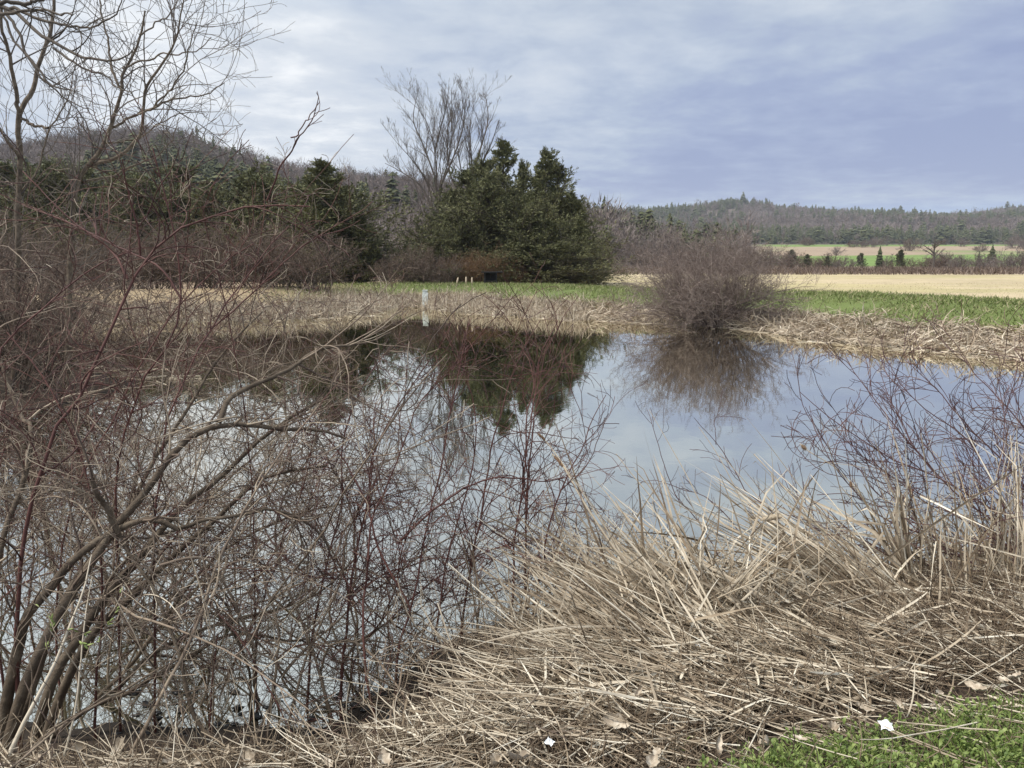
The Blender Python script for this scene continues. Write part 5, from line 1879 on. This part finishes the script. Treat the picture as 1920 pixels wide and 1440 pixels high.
# long single reeds that stand out
def single_reed(label, pts, r0, r1, mat=M_straw, head=None):
    P = resample(rooted(pts), 20)
    t = thing('cattail', label, 'cattail', P[0], 'single cattail stalks above the near bank')
    g = Geo(); g.tubes(P[None], np.linspace(r0, r1, 20)[None], 6)
    g.build('stalk', mat, t, rel=P[0])
    if head:
        tt0, tt1, rad, hm = head
        f = np.linspace(tt0, tt1, 12) * 19
        i = np.minimum(f.astype(int), 18); fr = (f - i)[:, None]
        H = P[i] * (1 - fr) + P[i + 1] * fr
        rng = np.random.default_rng(int(tt0 * 1000))
        prof = np.array([0.3, 0.85, 1, 1.05, 1, 0.95, 1.05, 1, 0.95, 0.9, 0.7, 0.2]) * (1 + 0.10 * rng.normal(size=12))
        g = Geo(); g.tubes(H[None], (rad * prof)[None], 10)
        g.build('head', hm, t, rel=P[0])
        if hm is not M_head or head[2] > 0.008:
            m = 220
            q = rng.integers(1, 11, m)
            d = unit(rng.normal(size=(m, 3)))
            S = H[q] + d * (rad * 0.8)
            P2 = grow(S, d, np.full(m, rad * 0.9), 2, 0.4, 0, 0.3, rng)
            g = Geo(); g.tubes(P2, np.full((m, 3), 0.0005), 3)
            g.build('fluff', M_fluff, t, rel=P[0])
    return t


single_reed('long thin pale reed crossing the sky reflection, tallest in the gap', trace([(1430, 1200), (1392, 1105), (1340, 1000), (1292, 900), (1256, 835), (1217, 768)], 3.2, 3.7), 0.0042, 0.0012)
single_reed('thick cattail stalk with a broken dark tip pointing at the cedar reflection', trace([(1420, 1290), (1290, 1170), (1170, 1050), (1100, 950), (1060, 880), (1036, 852)], 3.0, 3.7), 0.0065, 0.0045, M_straw, (0.90, 0.985, 0.0075, M_head))
single_reed('cattail stalk beside the thick one, with the dark upper head', trace([(1380, 1290), (1250, 1130), (1150, 1010), (1080, 905), (1030, 835), (1008, 812)], 3.1, 3.8), 0.005, 0.0025, M_straw, (0.93, 0.99, 0.0065, M_head))
single_reed('cattail with a brown head and ragged yellow tip over the water', trace([(1700, 1130), (1660, 1020), (1620, 940), (1570, 880), (1517, 847), (1500, 832)], 3.7, 4.0), 0.0035, 0.0022, M_straw, (0.945, 0.985, 0.0085, M_head))
single_reed('cattail with a fat fluffy pale head lying almost flat between the fans', trace([(1560, 1230), (1520, 1120), (1490, 1030), (1480, 985), (1462, 968), (1425, 976)], 3.1, 3.5), 0.0045, 0.0028, M_straw, (0.84, 0.99, 0.0125, M_fluff))
single_reed('thin upright cattail with a small brown head before the right shrub', trace([(1622, 1150), (1606, 1050), (1598, 960), (1595, 900)], 3.6, 3.8), 0.003, 0.002, M_straw, (0.94, 0.99, 0.007, M_head))
single_reed('long straight stalk rising left beside the fat fluffy head', trace([(1500, 1160), (1440, 1050), (1400, 960), (1350, 860), (1310, 800)], 3.4, 3.9), 0.004, 0.0014)
single_reed('pale stalk leaning left over the gap, second from the fluffy head', trace([(1620, 1240), (1560, 1100), (1480, 1010), (1420, 930), (1350, 850)], 3.3, 3.9), 0.004, 0.0014)
stick('dead_reed', 'straight pale reed lying diagonally across the centre of the bank', trace([(1010, 1345), (1100, 1285), (1200, 1210), (1310, 1130)], 2.75, 3.2), 0.0045, 0.0035, M_straw, None, 6, 'reed')
stick('dead_reed', 'pale reed pointing up right through the lower centre straw', trace([(1090, 1290), (1140, 1180), (1200, 1090), (1270, 1010)], 2.9, 3.4), 0.0035, 0.003, M_straw, None, 6, 'reed')
stick('dead_reed', 'long pale reed sweeping down right across the bottom centre', trace([(820, 1130), (860, 1240), (930, 1310), (1040, 1380), (1160, 1450)], 3.0, 2.4), 0.003, 0.002, M_straw, None, 6, 'reed')
stick('dead_reed', 'straw coloured reed lying nearly level at the bottom left', trace([(150, 1425), (330, 1412), (480, 1404), (640, 1402)], 2.5, 2.55), 0.003, 0.002, M_straw, None, 6, 'reed')
stick('red_shoot', 'bright red upright shoot above the black mud', trace([(392, 1380), (396, 1300), (402, 1240), (406, 1190)], 2.95, 3.05), 0.0042, 0.0028, MATS['red_twig'], None, 6, 'shoot')


# ------------------------------------------------------------------ leaves, weeds, litter
def dead_leaf_mesh(seed, L=0.06, W=0.04, curl=0.8, flutes=2.0):
    rng = np.random.default_rng(seed)
    nu, nv = 9, 6
    V = []
    for i in range(nu):
        u = i / (nu - 1)
        half = W * 0.5 * (math.sin(math.pi * min(1, u * 0.93 + 0.05)) ** 0.7) * (1 + 0.22 * math.sin(u * 17 + seed))
        for j in range(nv):
            v = j / (nv - 1) * 2 - 1
            x = (u - 0.5) * L
            y = half * v
            z = curl * (v * v) * W * 0.45 + 0.3 * L * curl * (u - 0.5) ** 2 * 2 + 0.004 * math.sin(u * 9 * flutes + v * 5 + seed)
            V.append((x, y, z + rng.normal() * 0.0007))
    F = [[i * nv + j, i * nv + j + 1, (i + 1) * nv + j + 1, (i + 1) * nv + j] for i in range(nu - 1) for j in range(nv - 1)]
    me = mesh_from('leaf', V, F, None, M_leaf_dead, True)
    return me


leaf_meshes = [dead_leaf_mesh(k, 0.055 + 0.03 * (k % 3), 0.035 + 0.02 * (k % 2), 0.4 + 0.3 * (k % 4)) for k in range(6)]
LEAVES = [
    (528, 1398, 1.2, 'pale curled dead leaf at the foot of the black mud, left of centre'),
    (420, 1410, 1.0, 'pale dead leaf on the mud below the crossing stems'),
    (600, 1415, 1.2, 'broad dead leaf at the bottom, below the thin red shoots'),
    (578, 1408, 1.1, 'crumpled dead leaf next to the broad one at the bottom'),
    (615, 1430, 0.9, 'small dead leaf touching the bottom edge, left half'),
    (225, 1405, 1.3, 'large pale dead leaf beside the leaning trunks'),
    (240, 1420, 1.1, 'dead leaf overlapping the large one by the leaning trunks'),
    (315, 1432, 1.0, 'oval pale leaf on the bottom edge, under the diagonal stem'),
    (975, 1425, 1.5, 'large lobed tan leaf at the bottom centre'),
    (930, 1432, 1.1, 'flat tan leaf left of the large lobed leaf'),
    (878, 1274, 1.2, 'pinkish tan leaf caught upright in the reeds, centre'),
    (1158, 1352, 1.3, 'curled tan leaf standing on edge in the straw'),
    (1232, 1412, 1.2, 'dark brown curled leaf at the bottom, right of centre'),
    (1222, 1432, 1.1, 'pale oval leaf touching the bottom edge below the brown one'),
    (1195, 1300, 0.8, 'small tan leaf in the straw below the cattail fan'),
    (1440, 1395, 1.0, 'pale leaf at the left end of the green weeds'),
    (1500, 1385, 0.9, 'small pale leaf between straw and green weeds'),
    (1620, 1330, 0.9, 'dull brown leaf just above the white scrap'),
    (1880, 1275, 1.2, 'broad tan leaf on the right bank below the brown stems'),
    (1905, 1272, 1.1, 'tan leaf at the right edge of the bank'),
    (1690, 1322, 0.8, 'small tan leaf at the edge of the clover'),
    (150, 1408, 1.3, 'tan leaf on the litter right of the bleached stick'),
    (370, 1428, 1.1, 'buff leaf at the bottom edge below the crossing stems'),
    (470, 1422, 1.2, 'buff leaf in the litter under the black mud, left of the paler curled one'),
    (660, 1405, 1.2, 'tan leaf where the straw begins, bottom left of centre'),
    (720, 1425, 1.1, 'folded tan leaf between the level reed and the bottom edge'),
    (1345, 1400, 1.1, 'buff leaf in the straw left of the turf'),
    (1560, 1368, 1.0, 'buff leaf at the turf edge left of the white scrap'),
    (1760, 1300, 1.0, 'buff leaf in the brown litter above the turf, right'),
    (1830, 1292, 1.1, 'pale leaf in the brown litter near the right edge'),
    (70, 1420, 1.0, 'dead leaf in the bottom left corner by the bleached stick'),
]
for i, (a, b, s, lab) in enumerate(LEAVES):
    z0 = 0.42 if a > 900 else 0.2
    p = pxz(a, b, z0)
    for _ in range(4):
        z0 = max(0.0, ground_at(p[0], p[1])) + 0.10
        p = pxz(a, b, z0)
    if a == 878:
        p = px(a, b, 2.85)
    o = new_obj('dead_leaf', leaf_meshes[i % 6], None, p)
    rr = random.Random(i)
    o.rotation_euler = (rr.uniform(-0.6, 0.9) + (0.9 if a in (878, 1158) else 0), rr.uniform(-0.4, 0.4), rr.uniform(0, 6.28))
    s *= 0.6
    o.scale = (s, s, s)
    tag(o, lab, 'leaf', 'dead leaves lying on the near bank')


def scraps():
    import bmesh
    for k, (a, b, sz, lab) in enumerate([
        (1662, 1362, 0.036, 'crumpled white paper scrap at the edge of the green weeds'),
        (1030, 1392, 0.026, 'small white paper scrap in the straw at the bottom centre'),
        (1310, 1212, 0.018, 'white fleck of litter under the cattail fan'),
    ]):
        p = pxz(a, b, 0.45)
        for _ in range(4):
            p = pxz(a, b, max(0.0, ground_at(p[0], p[1])) + 0.10)
        bm = bmesh.new()
        bmesh.ops.create_grid(bm, x_segments=9, y_segments=7, size=0.5)
        rr = random.Random(50 + k)
        for v in bm.verts:
            x, y = v.co.x, v.co.y
            v.co = Vector((x * sz * 1.3 + rr.uniform(-1, 1) * sz * 0.05, y * sz * 0.9 + rr.uniform(-1, 1) * sz * 0.05,
                           sz * (0.30 * (1 - 4 * x * x) + 0.16 * math.sin(9 * x + 4 * y + k) + rr.uniform(-0.05, 0.05))))
        bm.normal_update()
        me = bpy.data.meshes.new('paper_scrap')
        bm.to_mesh(me); bm.free()
        me.materials.append(M_litter)
        o = new_obj('paper_scrap', me, None, p)
        sol = o.modifiers.new('thickness', 'SOLIDIFY'); sol.thickness = 0.0008
        o.rotation_euler = (0.5, 0.2, k * 1.2)
        tag(o, lab, 'litter')


scraps()


def green_corner():
    rng = np.random.default_rng(501)
    n = 34000
    a = r2(rng, n * 3, 1150, 3600); b = r2(rng, n * 3, 1290, 1640)
    edge = np.interp(a, [1150, 1350, 1480, 1600, 1750, 1900, 2150], [1560, 1470, 1415, 1385, 1350, 1325, 1290])
    dens = np.clip((b - edge) / 40, 0, 1) * np.clip(0.85 + 0.6 * fnoise(a * 0.01, b * 0.02, 1.0, 3, 15), 0.35, 1)
    k = rng.random(n * 3) < dens * 0.95
    a, b = a[k][:n], b[k][:n]
    pts = np.array([w2(x, y, 0.60) for x, y in zip(a, b)])
    X, Y = pts[:, 0], pts[:, 1]
    n = len(X)
    # grass blades
    nb = int(n * 0.90)
    h = 0.03 + 0.075 * rng.random(nb) ** 2
    P, W, sd = blades(nb, X[:nb], Y[:nb], h, 0.0010 + 0.0022 * rng.random(nb) ** 2, 0.6, rng, 3, bend=0.9)
    P[..., 2] += 0.03
    g = Geo(); g.ribbons(P, W, sd, 0.25)
    tag(g.build('grass', M_grass), 'fresh green grass blades in the bottom right corner', 'grass', kind='stuff')
    # broad weeds: rosettes of small oval leaves
    m = n - nb
    gl = Geo()
    cx, cy = X[nb:], Y[nb:]
    cz = ground_z(cx, cy)
    reps = 7
    ang = rng.random((m, reps)) * 6.28
    el = r2(rng, m * reps, 0.1, 1.1).reshape(m, reps)
    L = r2(rng, m * reps, 0.009, 0.024).reshape(m, reps)
    st = r2(rng, m * reps, 0.01, 0.05).reshape(m, reps)
    d = np.stack([np.cos(ang) * np.cos(el), np.sin(ang) * np.cos(el), np.sin(el)], -1)
    C = np.stack([cx, cy, cz + 0.02], -1)[:, None, :] + np.array([0, 0, 1.0]) * st[..., None] + d * st[..., None] * 0.6
    C = C.reshape(-1, 3); d = d.reshape(-1, 3); L = L.reshape(-1)
    s = unit(np.cross(d, np.array([0, 0, 1.0]) + rng.normal(size=d.shape) * 0.4))
    up = np.cross(s, d)
    prof = [(0, 0.04), (0.25, 0.16), (0.55, 0.25), (0.82, 0.15), (1.0, 0.01)]
    Pp = np.stack([C + d * (L * t)[:, None] + up * (L * 0.25 * math.sin(t * 3.0))[:, None] for t, _ in prof], 1)
    Ww = L[:, None] * np.array([w for _, w in prof])[None]
    gl.ribbons(Pp, Ww, s, 0.25)
    tag(gl.build('weeds', M_weed), 'small round leaved green weeds in the bottom right corner', 'weeds', kind='stuff')
    # straw lying in the grass
    return


green_corner()


def big_blades():
    rng = np.random.default_rng(511)
    for i, (a, b, L, lab) in enumerate([(1862, 1440, 0.16, 'tall broad grass blade at the right of the weeds'),
                                        (1640, 1440, 0.12, 'grass tuft with wide blades in the middle of the weeds'),
                                        (1270, 1420, 0.08, 'small green tuft growing alone in the straw'),
                                        (1500, 1420, 0.10, 'leafy green tuft at the left end of the weeds')]):
        p = np.array([*w2(a, b, 0.6), 0.0]); p[2] = ground_at(p[0], p[1])
        n = 9 if i else 5
        S = np.repeat(p[None], n, 0) + rng.normal(size=(n, 3)) * np.array([0.015, 0.01, 0])
        D = np.array([0, 0, 1.0]) + rng.normal(size=(n, 3)) * 0.35
        P = grow(S, D, L * (0.6 + 0.5 * rng.random(n)), 6, 0.15, -0.5, 0.5, rng)
        g = Geo(); g.ribbons(P, 0.004 * np.array([0.8, 1, 1, 0.9, 0.7, 0.4, 0.05])[None] * np.ones((n, 1)), unit(rng.normal(size=(n, 3))), 0.3)
        o = g.build('grass_tuft', M_grass, None, p, rel=p)
        tag(o, lab, 'grass tuft')


big_blades()

# green buds on the low twig in front of the leaning trunks
def buds():
    rng = np.random.default_rng(521)
    root = px(20, 1330, 2.6)
    t = thing('budding_shoot', 'slender shoot with fresh green buds before the leaning trunks', 'shoot', root)
    limbs = [(rooted(trace([(40, 1400), (60, 1290), (50, 1220), (20, 1190), (0, 1180)], 2.55, 2.6)), 0.003, 0.0012),
             (trace([(60, 1290), (90, 1210), (130, 1180), (180, 1190), (215, 1150), (225, 1110)], 2.55, 2.7), 0.0025, 0.001),
             (trace([(90, 1210), (100, 1170), (90, 1150), (60, 1130)], 2.6, 2.6), 0.002, 0.001),
             (trace([(130, 1180), (160, 1210), (190, 1200)], 2.6, 2.6), 0.002, 0.001)]
    P, R = limbs_set(limbs)
    g = Geo(); g.tubes(P, R, 5); g.build('stem', M_twig_tan, t, rel=root)
    g = Geo()
    S, D, r, tt, idx = spawn(P[1:], R[1:], 13, 0.25, 1.0, 35, 10, 1, rng)
    E = S + D * 0.018
    Pb = np.stack([S + D * (0.02 * q) for q in (0, 0.25, 0.5, 0.8, 1.0)], 1)
    g.tubes(Pb, np.full((len(S), 1), 0.0032) * np.array([[0.4, 0.9, 1, 0.6, 0.1]]), 6)
    g.build('buds', M_bud, t, rel=root)


buds()

# black mud clods and a lump or two at the waterline
def mud():
    import bmesh
    rng = np.random.default_rng(531)
    g = Geo()
    bm = bmesh.new(); bmesh.ops.create_icosphere(bm, subdivisions=2, radius=1.0)
    V0 = np.array([v.co[:] for v in bm.verts]); F0 = np.array([[v.index for v in f.verts] for f in bm.faces]); bm.free()
    m = 70
    a = r2(rng, m, 200, 760); b = r2(rng, m, 1290, 1385)
    for i in range(m):
        x, y = w2(a[i], b[i], 0.02)
        s = 0.006 + 0.016 * rng.random() ** 2
        V = V0 * (1 + 0.28 * rng.normal(size=(len(V0), 1))) * np.array([s * 1.4, s * 1.2, s * 0.55])
        g.add(V + np.array([x, y, max(0, ground_at(x, y)) + s * 0.15]), None, F0)
    m_, n, bs = mat_base('black_mud', 0.35, 0.5)
    bs.inputs['Base Color'].default_value = (0.012, 0.011, 0.010, 1)
    o = g.build('mud', m_)
    tag(o, 'wet black mud lumps along the waterline under the left tangle', 'mud', kind='stuff')


mud()


# ------------------------------------------------------------------ air
def floating():
    rng = np.random.default_rng(601)
    pts = []
    while len(pts) < 150:
        x = rng.uniform(-9, 11); y = rng.uniform(13, 33)
        s = sdist(np.array([x]), np.array([y]))[0]
        if -1.1 < s < -0.05 and rng.random() < math.exp(s * 2.2):
            pts.append((x, y, 0.004))
    for _ in range(60):
        x, y = w2(rng.uniform(250, 1500), rng.uniform(1080, 1330), 0.0)
        if sdist(np.array([x]), np.array([y]))[0] < -0.05:
            pts.append((x, y, 0.003))
    S = np.array(pts); n = len(S)
    a = rng.normal(size=n) * 0.5
    D = np.stack([np.cos(a), np.sin(a) * 0.6, np.zeros(n)], 1)
    L = np.where(S[:, 1] > 8, 0.5, 0.12) * (0.4 + rng.random(n))
    P = grow(S, D, L, 4, 0.1, 0, 0.4, rng)
    P[..., 2] = 0.004
    g = Geo(); g.tubes(P, np.where(S[:, 1] > 8, 0.010, 0.0022)[:, None] * np.ones((n, 5)), 4)
    tag(g.build('floating_stems', M_straw_grey), 'dead stems floating on the pond close to its banks', 'floating stems', kind='stuff')


floating()


def haze():
    V = [(x, y, z) for x in (-3450, 3450) for y in (-12, 2400) for z in (-4.0, 190)]
    F = [(0, 1, 3, 2), (4, 6, 7, 5), (0, 4, 5, 1), (2, 3, 7, 6), (0, 2, 6, 4), (1, 5, 7, 3)]
    m = bpy.data.materials.new('haze'); m.use_nodes = True
    n = NT(m.node_tree)
    out = n.n('ShaderNodeOutputMaterial'); v = n.n('ShaderNodeVolumePrincipled')
    v.inputs['Color'].default_value = (0.86, 0.90, 1.0, 1)
    v.inputs['Density'].default_value = 0.00015
    n.l(v.outputs[0], out.inputs['Volume'])
    tag(new_obj('haze', mesh_from('haze', V, F, None, m, False)), kind='stuff')


haze()

for o in list(bpy.data.objects):
    if o.parent is not None and o.name.split('.')[0] in ('twigs', 'branches', 'leaves', 'stalks', 'stems', 'side_twigs', 'fluff', 'crown', 'buds'):
        o['kind'] = 'stuff'
